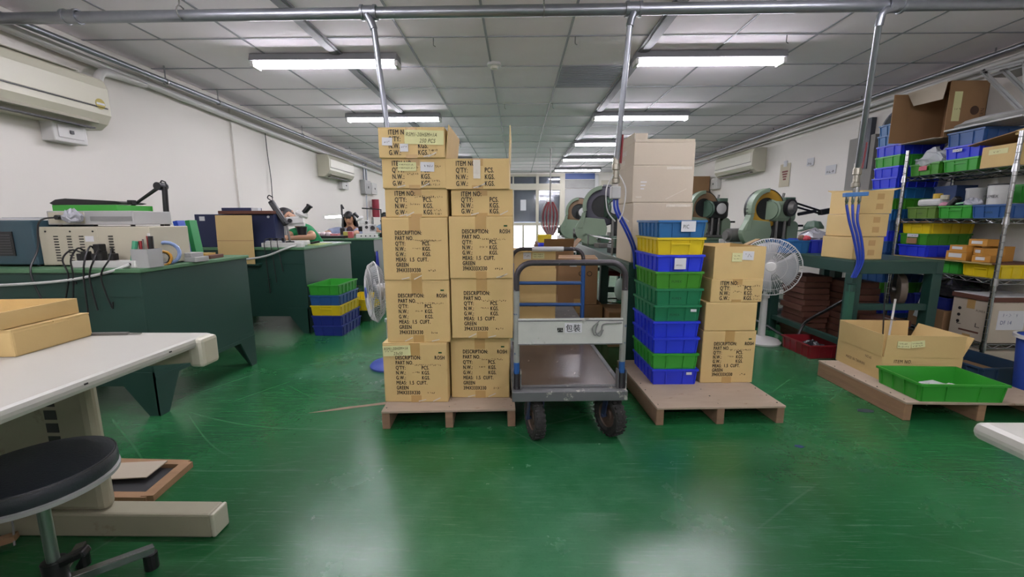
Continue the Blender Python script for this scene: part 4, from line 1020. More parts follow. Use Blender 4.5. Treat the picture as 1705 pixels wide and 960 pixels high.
for k, x in enumerate((-.2, -.12, -.05)): MB().sphere((x, 0, .055), .045, (1, 1, .75)).build('white_bundle', M('pale_pink_bundle', '#f0d9de', .6), t, smooth=True)
MB().bb(.0, .1, -.05, .05, .035, .06).build('pink_box', M('pink_box', '#dd8c92', .6), t)
for x, m_, lb in ((-2.43, M('note_block_yellow', '#cfc862', .6), 'yellow block beside the lamp on the third bench'), (-2.365, M('note_block_red', '#cf6666', .5), 'red cup beside the lamp on the third bench')):
    t = thing('desk_block', lb, 'box', (x, 5.99, HB)); MB().bb(-.035, .032, -.03, .03, 0, .09).build('body', m_, t, bevel=.004); MB().bb(-.03, .027, -.025, .025, .09, .093).build('top_face', PAPER, t)
m2 = microscope('white microscope with camera head on the third bench', (-2.14, 6.07, HB), R(195), .9)
MB().bb(-.13, .16, .05, .15, 0, .06).build('control_box', WPLAST, m2, bevel=.004)
for k in range(4): MB().cyl((-.09 + .06 * k, .15, .03), (-.09 + .06 * k, .156, .03), .01, 8).build('dial', BLACK, m2)
MB().bb(-.1, .08, -.06, .05, .06, .19).build('stage_block', WPLAST, m2, bevel=.006)
for k, x in enumerate((-.06, .02)): MB().cyl((x, .05, .15), (x, .066, .15), .022, 12).build('stage_knob', BLACK, m2)
t = thing('arm_lamp', 'black angular arm lamp at the aisle end of the third bench', 'lamp', (-1.99, 6.2, HB))
MB().tube([(0, 0, 0), (0, 0, .40), (-.28, .02, .42)], .010, 8).build('arm', BLACK, t); MB().bb(-.03, .03, -.03, .03, 0, .06).build('clamp_base', BLACK, t, bevel=.005)
MB().bar((0, -.005, .25), (.04, -.005, .15), .03, .03).build('head', BLACK, t)
t = thing('blue_apron', 'blue cloth hanging from the end of the third bench', 'cloth', (-1.945, 5.80, .30))
ap = MB(); n_ = 9; vs = []
for i in range(n_):
    for z, s in ((0, 1.0), (.18, .9), (.34, .45)): vs.append((.008 * math.sin(i * 1.9), (-.07 + .14 * i / (n_ - 1)) * s, z))
ap.add(vs, [(i * 3 + j, (i + 1) * 3 + j, (i + 1) * 3 + j + 1, i * 3 + j + 1) for i in range(n_ - 1) for j in range(2)])
o = ap.build('cloth', M('blue_cloth', '#2738a0', .8), t, smooth=True); o.modifiers.new('thick', 'SOLIDIFY').thickness = .004
MB().cyl((-.01, 0, .33), (.02, 0, .345), .006, 8).build('hook', STEEL, t)
t = thing('red_cylinder', 'dark red cylinder hanging on the far left wall', 'cylinder', (-3.10, 9.32, 1.13))
MB().lathe([(0, 0), (.075, 0), (.078, .02), (.075, .38), (0, .385)], 18).build('body', M('dark_red', '#9c2a3c', .5), t, smooth=True); MB().bb(-.12, -.06, -.02, .02, .18, .22).build('wall_bracket', STEEL, t)

# ------------------------------------------------------------------ people
def skin_object(name, verts, edges, radii, mat, parent, sub=2):
    me = bpy.data.meshes.new(name); me.from_pydata([tuple(v) for v in verts], edges, [])
    ob = bpy.data.objects.new(name, me); COL.objects.link(ob)
    ob.modifiers.new('skin', 'SKIN').use_smooth_shade = True
    for i, r_ in enumerate(radii):
        sv = me.skin_vertices[0].data[i]; sv.radius = r_ if isinstance(r_, tuple) else (r_, r_); sv.use_root = (i == 0)
    ss = ob.modifiers.new('sub', 'SUBSURF'); ss.levels = sub; ss.render_levels = sub
    bpy.context.view_layer.update()
    dg = bpy.context.evaluated_depsgraph_get()
    m2 = bpy.data.meshes.new_from_object(ob.evaluated_get(dg)); bpy.data.objects.remove(ob)
    m2.materials.clear(); m2.materials.append(mat); m2.name = name
    for p in m2.polygons: p.use_smooth = True
    return place(name, m2, parent)

def person(label, base, pelvis, chest, neck, head, facing, shoulders, elbows, hands, shirt, hairmat, long_hair, shirt2=None):
    V = Vector; t = thing('person', label, 'person', base)
    B = V(base); fx = V((math.sin(facing), -math.cos(facing), 0)); sd = V((-fx.y, fx.x, 0))
    P, C, K, H = V(pelvis), V(chest), V(neck), V(head)
    up = (H - K).normalized()
    verts = [P, (P + C) / 2, C, K, H - up * .035, H + up * .045]
    edges = [(0, 1), (1, 2), (2, 3), (3, 4), (4, 5)]
    rad = [(.13, .11), (.125, .105), (.13, .10), .045, .066, .07]
    for S, E_, Hd in zip(shoulders, elbows, hands):
        i = len(verts); S, E_, Hd = V(S), V(E_), V(Hd)
        d = (Hd - E_).normalized(); side = d.cross(V((0, 0, 1))).normalized()
        verts += [S, E_, Hd, Hd + d * .05]; edges += [(2, i), (i, i + 1), (i + 1, i + 2), (i + 2, i + 3)]
        rad += [.058, .040, .026, (.03, .018)]
        for q, (off, ln) in enumerate(((-.03, .058), (-.011, .075), (.01, .078), (.03, .062))):
            j = len(verts); verts += [Hd + d * .075 + side * off, Hd + d * (.075 + ln * .5) + side * off * 1.1 + V((0, 0, -.006)), Hd + d * (.075 + ln) + side * off * 1.1 + V((0, 0, -.022))]
            edges += [(i + 3, j), (j, j + 1), (j + 1, j + 2)]; rad += [.0095, .0085, .007]
        j = len(verts); verts += [Hd + d * .03 + side * .045, Hd + d * .06 + side * .06]; edges += [(i + 2, j), (j, j + 1)]; rad += [.010, .008]
    for s in (-1, 1):
        i = len(verts); hip = P + sd * s * .1; kn = hip + fx * .40 + V((0, 0, -.03)); ft = V((kn.x, kn.y, .07)) - fx * .05
        verts += [hip, kn, ft, ft + fx * .14 + V((0, 0, -.03))]; edges += [(0, i), (i, i + 1), (i + 1, i + 2), (i + 2, i + 3)]; rad += [.085, .06, .04, .035]
    loc = [v - B for v in verts]
    skin_object('body', loc, edges, rad, SKIN, t)
    # shirt: torso and sleeves
    sv = [P - B, (P + C) / 2 - B, C - B, (C * .35 + K * .65) - B]; se = [(0, 1), (1, 2), (2, 3)]; sr = [(.145, .125), (.142, .122), (.15, .12), .062]
    for S, E_ in zip(shoulders, elbows):
        i = len(sv); S, E_ = V(S) - B, V(E_) - B; sv += [S, S * .5 + E_ * .5, S * .28 + E_ * .72]; se += [(2, i), (i, i + 1), (i + 1, i + 2)]; sr += [.078, .066, .060]
    skin_object('shirt', sv, se, sr, shirt, t)
    if shirt2: MB().sphere(C - B + fx * .1 + V((0, 0, .06)), .07, (.8, .6, 1.1), 12, 8).build('scarf', shirt2, t, smooth=True)
    pv = [P - B]; pe = []; pr_ = [(.15, .13)]
    for s in (-1, 1):
        i = len(pv); hip = P + sd * s * .1 - B; kn = hip + fx * .40 + V((0, 0, -.03)); ft = V((kn.x, kn.y, .1 - B.z)) - fx * .05
        pv += [hip, kn, ft]; pe += [(0, i), (i, i + 1), (i + 1, i + 2)]; pr_ += [.098, .073, .055]
    skin_object('trousers', pv, pe, pr_, M('dark_trousers', '#2c3038', .8), t)
    # head details
    h = H - B; fwd = (fx - up * fx.dot(up)).normalized(); rt = fwd.cross(up).normalized()
    mt = Matrix((rt, fwd, up)).transposed()
    def hp(x, y, z): return h + mt @ V((x, y, z))
    face = MB()
    vs0 = MB().sphere((0, 0, 0), 1, (.068, .082, .098), 18, 12)
    o = MB().add([hp(x, y + .004, z + (-.012 if z < 0 else 0)) for x, y, z in vs0.v], vs0.f).build('face', SKIN, t, smooth=True)
    MB().add([hp(*p) for p in ((0, .086, .012), (-.011, .084, -.022), (.011, .084, -.022), (0, .106, -.02))], [(0, 1, 3), (0, 3, 2), (1, 2, 3), (0, 2, 1)]).build('nose', SKIN, t, smooth=True)
    for s in (-1, 1):
        MB().sphere(hp(s * .028, .076, .008), .009, (1, 1, .6), 8, 6).build('eye', INK, t, smooth=True)
        MB().bar(hp(s * .016, .084, .026), hp(s * .042, .076, .026), .004, .006).build('eyebrow', hairmat, t)
        MB().sphere(hp(s * .07, .0, -.005), .02, (.4, .8, 1.2), 8, 6).build('ear', SKIN, t, smooth=True)
    MB().bar(hp(-.02, .083, -.045), hp(.02, .083, -.045), .008, .007).build('mouth', M('lips', '#b0655c', .5), t)
    hv = MB().sphere((0, 0, 0), 1, (.079, .095, .108), 20, 14)
    pts = []
    for x, y, z in hv.v:
        if y > .02 and z < .045: y = min(y, .035); x *= .92
        pts.append(hp(x, y - .008, z + .008 if z > -.03 else z + .02))
    MB().add(pts, hv.f).build('hair', hairmat, t, smooth=True)
    if long_hair:
        lv = []
        n_ = 12
        for j, (z, w_, dep) in enumerate(((.06, .085, .08), (-.03, .115, .085), (-.12, .135, .085), (-.21, .13, .07))):
            for k in range(n_):
                a = math.pi * (.84 + 1.32 * k / (n_ - 1)); lv.append(hp(w_ * math.cos(a), dep * math.sin(a) - .005, z))
        fsl = [(j * n_ + k, j * n_ + k + 1, (j + 1) * n_ + k + 1, (j + 1) * n_ + k) for j in range(3) for k in range(n_ - 1)]
        o = MB().add(lv, fsl).build('long_hair', hairmat, t, smooth=True); sm = o.modifiers.new('thick', 'SOLIDIFY'); sm.thickness = .022
        MB().sphere(hp(0, .075, .05), .05, (1.05, .32, .5), 12, 8).build('fringe', hairmat, t, smooth=True)
    return t
def seat(label, x, y, h):
    t = thing('stool', label, 'stool', (x, y, 0))
    MB().lathe([(0, h - .05), (.16, h - .05), (.17, h - .025), (.16, h), (0, h)], 20).build('seat', VINYL, t, smooth=True)
    MB().cyl((0, 0, .06), (0, 0, h - .05), .02, 10).build('pole', CHROME, t, smooth=True)
    for k in range(5): MB().bar((0, 0, .07), (.24 * math.cos(k * 1.2566), .24 * math.sin(k * 1.2566), .03), .03, .03).build('leg', CHROME, t); MB().sphere((.24 * math.cos(k * 1.2566), .24 * math.sin(k * 1.2566), .022), .022).build('castor', BLACK, t)
    return t
seat('round stool under the worker in the green shirt', -2.38, 5.13, .40)
seat('round stool under the woman at the third bench', -2.76, 7.06, .38)
seat('round stool under the worker at the farthest bench', -2.62, 8.82, .40)
person('person in a green T-shirt bending over the microscope, forearm resting on the bench', (-2.38, 5.13, 0), (-2.38, 5.13, .54), (-2.50, 5.03, .88), (-2.575, 4.97, 1.02), (-2.65, 4.885, 1.11), R(8),
       [(-2.44, 4.86, .96), (-2.62, 5.14, .93)], [(-2.235, 4.62, .885), (-2.66, 4.78, .885)], [(-2.47, 4.45, .865), (-2.52, 4.52, .865)], M('green_shirt', '#1f9a5c', .8, var=.12, scale=14), HAIRG, False)
person('person with long black hair and light blue top seated behind the lit lamp', (-2.76, 7.06, 0), (-2.76, 7.06, .52), (-2.755, 6.98, .83), (-2.75, 6.95, .97), (-2.74, 6.90, 1.095), R(12),
       [(-2.98, 6.95, .89), (-2.62, 6.95, .89)], [(-3.06, 6.72, .855), (-2.58, 6.74, .855)], [(-2.90, 6.5, .855), (-2.68, 6.5, .855)], M('light_blue_shirt', '#b3bfe0', .8, var=.1, scale=10), HAIR, True, M('dark_scarf', '#51363c', .8, var=.6, scale=40))
person('person in a pale blue top at the farthest bench, half hidden by cartons', (-2.62, 8.82, 0), (-2.62, 8.82, .54), (-2.64, 8.74, .86), (-2.67, 8.7, 1.0), (-2.70, 8.66, 1.11), R(-25),
       [(-2.82, 8.72, .92), (-2.46, 8.68, .92)], [(-2.86, 8.5, .86), (-2.42, 8.48, .86)], [(-2.74, 8.32, .855), (-2.55, 8.3, .855)], M('pale_blue_shirt', '#8fb6d8', .8), HAIR, False)

# ------------------------------------------------------------------ presses on their benches
def circ(cx, cz, r_, a0, a1, n): return [(cx + r_ * math.cos(R(a0 + (a1 - a0) * k / n)), cz + r_ * math.sin(R(a0 + (a1 - a0) * k / n))) for k in range(n + 1)]
def press(label, loc, rz, k=1.0, lamp=False, mirror=1, cap=True, fly='yellow', capx=.10, body=None):
    """bench punch press: belt guard on the left, flywheel behind it, crank body, head and ram; local -y faces the viewer"""
    t = thing('punch_press', label, 'punch press', loc, rz)
    def sc(p): return (p[0] * k * mirror, p[1] * k, p[2] * k)
    def add(nm, mb, m_, bv=0, sm=True):
        mb.v = [sc(p) for p in mb.v]; return mb.build(nm, m_, t, smooth=sm, bevel=bv)
    add('base', MB().bb(-.20, .26, -.12, .14, 0, .035), MACHG, .006, False)
    add('motor', MB().cyl((-.27, .06, .11), (-.10, .06, .11), .065, 16).cyl((-.30, .06, .11), (-.27, .06, .11), .045, 14), STEEL)
    add('belt_guard', MB().prism(circ(-.12, .15, .145, 175, 365, 16) + [(.0, .24), (-.21, .26)], -.14, -.075, 'xz'), MACHG, .006, False)
    brown = fly != 'yellow'
    add('guard_strap', MB().prism(circ(-.015, .355, .185, 95, 195, 12) + circ(-.015, .355, .150, 195, 95, 12), -.145, -.07, 'xz').prism([(-.20, .30), (-.165, .31), (-.19, .16), (-.24, .16)], -.145, -.07, 'xz'), MACHG, .003, False)
    fw_ = MB().lathe([(.10, -.03), (.165, -.035), (.172, -.03), (.172, .03), (.165, .035), (.10, .03)], 32, (-.02, -.07, .355), (0, 1, 0))
    add('flywheel', fw_, {'yellow': YELLOWP, 'brown': M('flywheel_brown', '#8a6d4c', .5, var=.15), 'dark': M('flywheel_dark', '#4b4a58', .5, var=.2)}[fly])
    add('flywheel_web', MB().lathe([(0, -.012), (.105, -.012), (.105, .012), (0, .012)], 24, (-.02, -.07, .355), (0, 1, 0)), MACHD)
    add('flywheel_tyre', MB().lathe([(.170, -.032), (.18, -.03), (.18, .03), (.170, .032)], 32, (-.02, -.07, .355), (0, 1, 0)), MACHD)
    add('crank_body', MB().cyl((.0, -.10, .34), (.18, -.02, .34), .085, 20).lathe([(.088, -.01), (.10, 0), (.088, .012)], 20, (.02, -.09, .34), (.9, .4, 0)), MACHG2 if brown else MACHG)
    add('gearbox', MB().bb(.03, .26, -.15, .0, .235, .425), body or (MACHG2 if brown else MACHG), .04, False)
    add('frame_column', MB().prism([(.06, .03), (.25, .03), (.27, .12), (.25, .26), (.26, .45), (.05, .45), (.06, .25), (.11, .2), (.11, .1)], -.02, .12, 'xz'), MACHG2 if brown else MACHG, .01, False)
    add('head_block', MB().bb(.17, .27, -.10, .06, .30, .46), MACHG2, .006, False)
    add('side_casting', MB().prism(circ(.27, .19, .055, 0, 180, 8) + [(.215, .05), (.325, .05)], -.10, -.03, 'xz'), MACHG, .006, False)
    add('ram', MB().bb(.06, .17, -.12, -.03, .10, .25).bb(.08, .15, -.11, -.05, .04, .10), MACHD, .004, False)
    add('ram_guide', MB().cyl((.075, -.13, .06), (.075, -.13, .26), .012, 8).cyl((.155, -.13, .06), (.155, -.13, .26), .012, 8), STEEL)
    add('bolster', MB().bb(.02, .22, -.14, .02, .035, .055), STEEL, .003, False)
    if cap:
        add('crank_cap', MB().lathe([(0, 0), (.06, 0), (.062, .012), (.045, .02), (0, .02)], 20, (capx, -.155, .345), (0, -1, 0)), M('cap_white', '#d5d6d4', .4))
        add('cap_ring', MB().lathe([(.06, -.01), (.072, -.01), (.072, .015), (.06, .015)], 20, (capx, -.155, .345), (0, -1, 0)), BLACK)
    else:
        add('crank_cap', MB().lathe([(0, 0), (.055, 0), (.06, .02), (.03, .05), (0, .05)], 18, (.17, -.155, .365), (.3, -1, 0)), STEEL)
        add('cap_ring', MB().lathe([(.06, -.01), (.08, -.01), (.08, .02), (.06, .02)], 18, (.17, -.155, .365), (.3, -1, 0)), BLACK)
    add('pedal_lever', MB().bar((.30, -.06, .20), (.40, -.06, .20), .02, .02), MACHD, 0, False)
    add('oil_cup', MB().cyl((.20, -.02, .46), (.21, -.02, .50), .012, 8), STEEL)
    if lamp:
        add('lamp_arm', MB().cyl((.19, -.14, .42), (.50, -.16, .33), .009, 8).cyl((.19, -.14, .385), (.48, -.16, .31), .009, 8).cyl((.19, -.14, .20), (.19, -.14, .42), .012, 8), BLACK)
        add('lamp_head', MB().bar((.47, -.16, .32), (.58, -.17, .34), .05, .05).cyl((.28, -.13, .305), (.44, -.15, .335), .017, 8), BLACK, .006, False)
    return t
def frame_bench(label, x0, x1, y0, y1, h, legs, name='press_bench', rail=.12):
    w, d = x1 - x0, y1 - y0
    t = thing(name, label, 'bench', (x0, y0, 0))
    MB().bb(0, w, 0, d, h - .012, h).build('top_plate', M('bench_top_steel', '#3b5b4c', .4, var=.2, scale=6), t)
    for xx in (0, w - .05): MB().bb(xx, xx + .05, 0, d, h - .10, h - .012).build('long_rail', BENCHG, t, bevel=.003)
    for yy in (0, d - .05): MB().bb(.05, w - .05, yy, yy + .05, h - .10, h - .012).build('cross_rail', BENCHG, t, bevel=.003)
    for yy in legs:
        for xx in (0, w - .07): MB().bb(xx, xx + .07, yy, yy + .07, 0, h - .10).build('leg', BENCHG, t, bevel=.003)
        MB().bb(.07, w - .07, yy + .01, yy + .05, h * .52, h * .52 + .045).build('stretcher', BENCHG, t)
    for xx in (() if rail is None else (.015, w - .055)): MB().bb(xx, xx + .04, .07, d - .07, rail, rail + .04).build('low_rail', BENCHG, t)
    return t
frame_bench('dark green steel press bench on the right under the cartons and blue crates', 2.42, 3.06, 3.05, 4.05, .77, (0.0, .93))
frame_bench('dark green press bench farther back on the right', 2.35, 3.06, 4.12, 7.2, .77, (0.0, 1.5, 3.0))
frame_bench('dark green press bench running down the middle of the room', .76, 1.38, 2.88, 8.2, .77, (0.0, .95, 2.6, 4.4, 5.2), rail=None)
press('green punch press with yellow flywheel and black arm lamp on the right bench', (2.56, 4.55, .77), R(8), 1.12, lamp=True, cap=False)
press('dark green punch press partly hidden behind the tall cardboard stack', (2.62, 6.2, .77), R(10), 1.28, fly='brown', capx=.15, body=MACHD)
press('large green punch press with a tall belt guard on the middle bench', (1.02, 5.0, .77), R(-14), 1.24, fly='dark', cap=True)
press('farther green punch press with a white crank cap on the middle bench', (.98, 6.7, .77), R(-6), 1.17, fly='brown', capx=.03)

# ------------------------------------------------------------------ tall cardboard stack and clutter on the middle bench
G = 'tall cardboard stack on the middle bench'
c1 = carton('lowest carton of the tall cardboard stack on the middle bench', (.975, 3.10, .77), (.41, .38, .405), rz=R(2), mat=CARD2, seed=41, group=G, tape=False)
c2 = carton('middle carton with white lettering in the tall cardboard stack', (.97, 3.10, 1.175), (.41, .38, .245), rz=R(1), mat=CARD2, seed=42, group=G, tape=False)
c3 = carton('top carton with one flap up on the tall cardboard stack', (.968, 3.10, 1.42), (.405, .38, .145), rz=R(2), mat=CARD2, seed=43, group=G, tape=False, opened=[('L', .06, 1), ('F', .02, 5)])
MB().bb(-.20, -.12, -.193, -.188, .145, .20).build('raised_flap', CARD2, c3)
for q in range(3): MB().bb(-.15, -.11 - .008 * q, -.1915, -.190, .13 - .022 * q, .138 - .022 * q).build('white_marking', PAPER, c2)
WINK = M('white_ink', '#e8e8e6', .6)
text('SIEMENS', .045, WINK, c3, (-.2045, .17, .085), rot=(R(90), 0, R(-90)), sx=1.1)
text('HU TEX', .04, WINK, c3, (-.2045, .17, .025), rot=(R(90), 0, R(-90)), sx=1.1)
for q, (cx, t_) in enumerate(((c1, .405), (c2, .245))):
    strip(cx, 'clear_tape', .02, .19, -.1905, t_ - .03, t_ - .012); strip(cx, 'clear_tape', -.18, -.14, -.1905, .03, .04)
    MB().bar((.02, -.1915, .02), (.16, -.1915, .09), .0006, .004).build('tape_glint', CLEAR, cx)
t = thing('cable_tangle', 'bundle of red hoses hanging at the far end of the middle bench', 'hose', (.62, 8.2, 1.2))
for q in range(11): MB().tube(smooth_path([(-.06 + .012 * q, .01 * (q % 3), .2), (-.16 + .032 * q, -.02 * (q % 2), 0), (-.15 + .03 * q, .02, -.25), (-.04 + .01 * q, 0, -.43)]), .014, 6).build('hose', REDHOSE if q % 2 else CABLEG, t, smooth=True)
MB().cyl((.0, 0, .2), (.0, 0, 1.18), .012, 8).build('drop_rod', STEEL, t)
crate('small yellow crate at the far end of the aisle', (.32, 5.1, .80), 'yellow', size=(.16, .3, .085))
crate('small blue crate in front of the small yellow crate', (.34, 4.75, .73), 'blue', size=(.22, .28, .07))
frame_bench('small dark green side table under the little blue and yellow crates', .18, .56, 4.55, 5.35, .73, (0.0, .7), 'side_table')
t = thing('packing_case', 'low wooden block under the small yellow crate', 'box', (.32, 5.1, .73)); MB().bb(-.12, .12, -.16, .16, 0, .035).build('block', BROWN, t, bevel=.003); MB().bb(-.121, .121, -.17, -.16, .0, .03).build('front_board', WOOD, t); MB().bb(-.11, .11, -.15, .15, .035, .07).build('upper_board', WOOD, t)
t = thing('guard_rail', 'steel rail along the near edge of the middle bench', 'rail', (.78, 3.5, .77))
MB().cyl((0, 0, .13), (0, 2.4, .13), .010, 8).build('rail', CHROME, t, smooth=True)
for y in (0, 1.2, 2.4): MB().cyl((0, y, 0), (0, y, .13), .008, 8).build('post', STEEL, t)
rr = random.Random(5)
for q, (x, y, m_, lb) in enumerate(((.90, 3.75, MACHD, 'dark machine vice on the middle bench'), (1.0, 4.2, GREYBOX, 'grey control box on the middle bench before the press'), (.92, 4.5, STEEL, 'steel die block beside the large press'), (.9, 5.75, MACHD, 'dark motor block between the two middle presses'), (.86, 7.4, STEEL, 'steel fixture behind the farther press'))):
    t = thing('machine_part', lb, 'machine part', (x, y, .77), R(rr.uniform(-20, 20)))
    MB().bb(-.09, .09, -.07, .07, 0, .05).build('base', m_, t, bevel=.004); MB().bb(-.06, .03, -.05, .05, .05, .13).build('block', MACHG2, t, bevel=.004)
    MB().cyl((.05, 0, .05), (.05, 0, .16), .02, 10).build('spindle', STEEL, t, smooth=True); MB().cyl((-.1, 0, .09), (.09, 0, .09), .008, 8).build('screw_handle', CHROME, t)
t = thing('stool', 'stool with a red round seat standing by the middle bench', 'stool', (.98, 4.16, 0))
MB().lathe([(0, .53), (.16, .53), (.17, .555), (.155, .575), (0, .58)], 22).build('seat', M('red_vinyl', '#8f2a35', .45), t, smooth=True)
MB().tube([(.125 * math.cos(k * .5236), .125 * math.sin(k * .5236), .26) for k in range(12)], .008, 6, closed=True).build('foot_ring', CHROME, t)
for k in range(4): a = k * 1.5708 + .6; MB().cyl((.11 * math.cos(a), .11 * math.sin(a), .53), (.17 * math.cos(a), .17 * math.sin(a), 0), .011, 8).build('leg', STEEL, t)
t = thing('tool_rack', 'white paper and pale bag hanging under the middle bench', 'bag', (.84, 3.42, .42), R(5)); MB().sphere((0, 0, .08), .07, (.7, .5, 1.3)).build('bag', M('pale_mint_bag', '#b9d2c6', .6), t, smooth=True); MB().cyl((0, 0, .16), (0, 0, .25), .004, 6).build('string', CABLEW, t)

G = 'brown cartons stacked by the far right wall'
for q, w_ in enumerate(('lowest', 'second', 'third', 'topmost')): carton(f'{w_} brown carton of the stack by the far right wall', (3.56, 8.75, .475 * q), (.42, .42, .474), mat=CARD3, seed=90 + q, group=G, tape=False)

# ------------------------------------------------------------------ right bench
G = 'plain cartons on the right bench'
for q, (dx, dy, lb) in enumerate(((0, 0, 'bottom plain carton of the three on the right bench'), (.015, .0, 'middle plain carton of the three on the right bench'), (.03, .005, 'top plain carton of the three on the right bench'))):
    c = carton(lb, (2.535 + dx, 3.245 + dy, .77 + .165 * q), (.232, .285, .163), rz=R(5 - 1.5 * q), group=G, seed=50 + q, tape=False, opened=[('B', .05, 70), ('R', .06, 75)] if q == 2 else None)
    for z in (.03, .10): MB().bb(-.0, .05, -.144, -.1425, z, z + .04).build('tape', TAPE, c)
crate('sky blue crate on the right bench left of the bagged crate', (2.42, 3.84, .77), 'sky', size=(.21, .32, .11))
crate('royal blue crate topped by a plastic bag on the right bench', (2.645, 3.84, .77), 'blue', size=(.225, .32, .115))
lump('plastic_bag', 'clear crumpled bag bulging from the blue crate on the right bench', 'bag', (2.66, 3.84, .85), (.12, .12, .06), BAGGREY, 17)
t = thing('red_cloth', 'red and pink rag in the corner of the bagged crate', 'cloth', (2.52, 3.74, .875)); MB().sphere((0, 0, .02), .04, (1, 1, .7), 10, 6).build('rag', M('coral_rag', '#d8555f', .7), t); MB().sphere((-.03, .01, .025), .03, (1, 1, .9), 10, 6).build('rag_fold', M('brown_rag', '#8a6a56', .7), t)
t = thing('green_hat', 'dark green ribbed cap lying on the clear bag', 'cap', (2.70, 3.92, .975)); MB().lathe([(0, 0), (.08, 0), (.078, .02), (.05, .065), (0, .075)], 12).build('crown', MACHG2, t); MB().bar((-.06, -.03, .005), (-.16, -.05, -.02), .05, .006).build('peak', MACHG2, t)
t = thing('wood_offcut', 'pale wooden board leaning on the right fan', 'board', (2.20, 4.22, .77), rot=(0, R(-22), R(10))); MB().bb(-.10, .22, -.03, .03, -.0, .02).build('board', M('pale_wood', '#c9aa7e', .7), t); MB().bb(-.10, .22, -.032, -.03, .0, .02).build('edge', WOOD, t)
t = thing('bottle_group', 'white cups and a spray bottle on the far right bench', 'bottle', (2.45, 4.95, .77))
MB().lathe([(0, 0), (.04, 0), (.04, .12), (.015, .15), (.015, .18), (0, .18)], 14).build('bottle', WPLAST, t, smooth=True); MB().lathe([(0, 0), (.03, 0), (.035, .07), (0, .07)], 12, (-.1, -.05, 0)).build('cup', WPLAST, t, smooth=True)
t = thing('grinding_wheel', 'dark grinding wheel under the right end of the right bench', 'wheel', (2.90, 3.20, .53)); MB().lathe([(0, -.02), (.12, -.02), (.125, 0), (.12, .02), (0, .02)], 24, (0, 0, 0), (.9, -.45, 0)).build('disc', M('worn_disc', '#6e6153', .6, var=.2), t, smooth=True); MB().cyl((-.04, .02, 0), (.04, -.02, 0), .02, 10).build('hub', STEEL, t); MB().bb(-.02, .02, .0, .04, -.01, .135).build('hanger', MACHD, t)
def board_stack(label, x, y, n, w, d, th, z0=0.0):
    t = thing('board_stack', label, 'boards', (x, y, z0))
    rr = random.Random(int(x * 100) + n)
    for k in range(n): MB().box((rr.uniform(-.012, .012), rr.uniform(-.012, .012), th * (k + .5)), (w, d, th - .006), rz=rr.uniform(-.03, .03)).build('board', BROWN, t)
    return t
board_stack('left stack of brown boards under the right bench', 2.61, 3.80, 11, .22, .3, .052)
board_stack('middle stack of brown boards under the right bench', 2.87, 3.62, 10, .24, .3, .055)
board_stack('right stack of brown boards under the right bench', 2.88, 3.28, 6, .18, .26, .05)
lump('plastic_bag', 'grey bag lying on the floor behind the right fan', 'bag', (2.66, 4.34, 0), (.17, .11, .10), BAGGREY, 23)
t = thing('blue_cloth', 'pale blue cloth draped behind the right fan', 'cloth', (2.25, 4.075, .25)); MB().box((0, 0, .18), (.12, .02, .36), rot=(0, 0, .3)).build('cloth', M('pale_blue_cloth', '#9fb2e0', .8), t, bevel=.008); MB().box((.08, .03, .12), (.14, .03, .24), rot=(0, 0, .2)).build('dark_cloth', M('navy_cloth', '#232a72', .8), t, bevel=.008); MB().cyl((0, 0, .34), (0, .03, .45), .004, 6).build('string', CABLEW, t)
crate('dark red crate with parts on the floor under the right bench', (2.365, 3.31, 0), 'red', size=(.27, .34, .105), rz=R(2))
lump('parts_heap', 'grey bagged parts heaped inside the red crate', 'parts', (2.365, 3.29, .005), (.085, .10, .045), BAGBLACK, 31)
cable('black_hose', [(2.25, 4.1, .12), (2.28, 3.8, .10), (2.35, 3.52, .05), (2.43, 3.5, .2), (2.47, 3.35, .33), (2.50, 3.2, .45)], .012, BLACK, 'black hose looping from the floor up to the right bench', 'hose')
t = thing('green_pedal_post', 'green pedal post bolted beside the right bench leg', 'machine part', (2.395, 3.02, .0)); MB().bb(-.025, .02, -.02, .02, 0, .60).build('post', M('lighter_green_paint', '#336a55', .45), t, bevel=.004); MB().cyl((0, 0, .55), (0, 0, .60), .03, 12).build('cap', BENCHG, t)

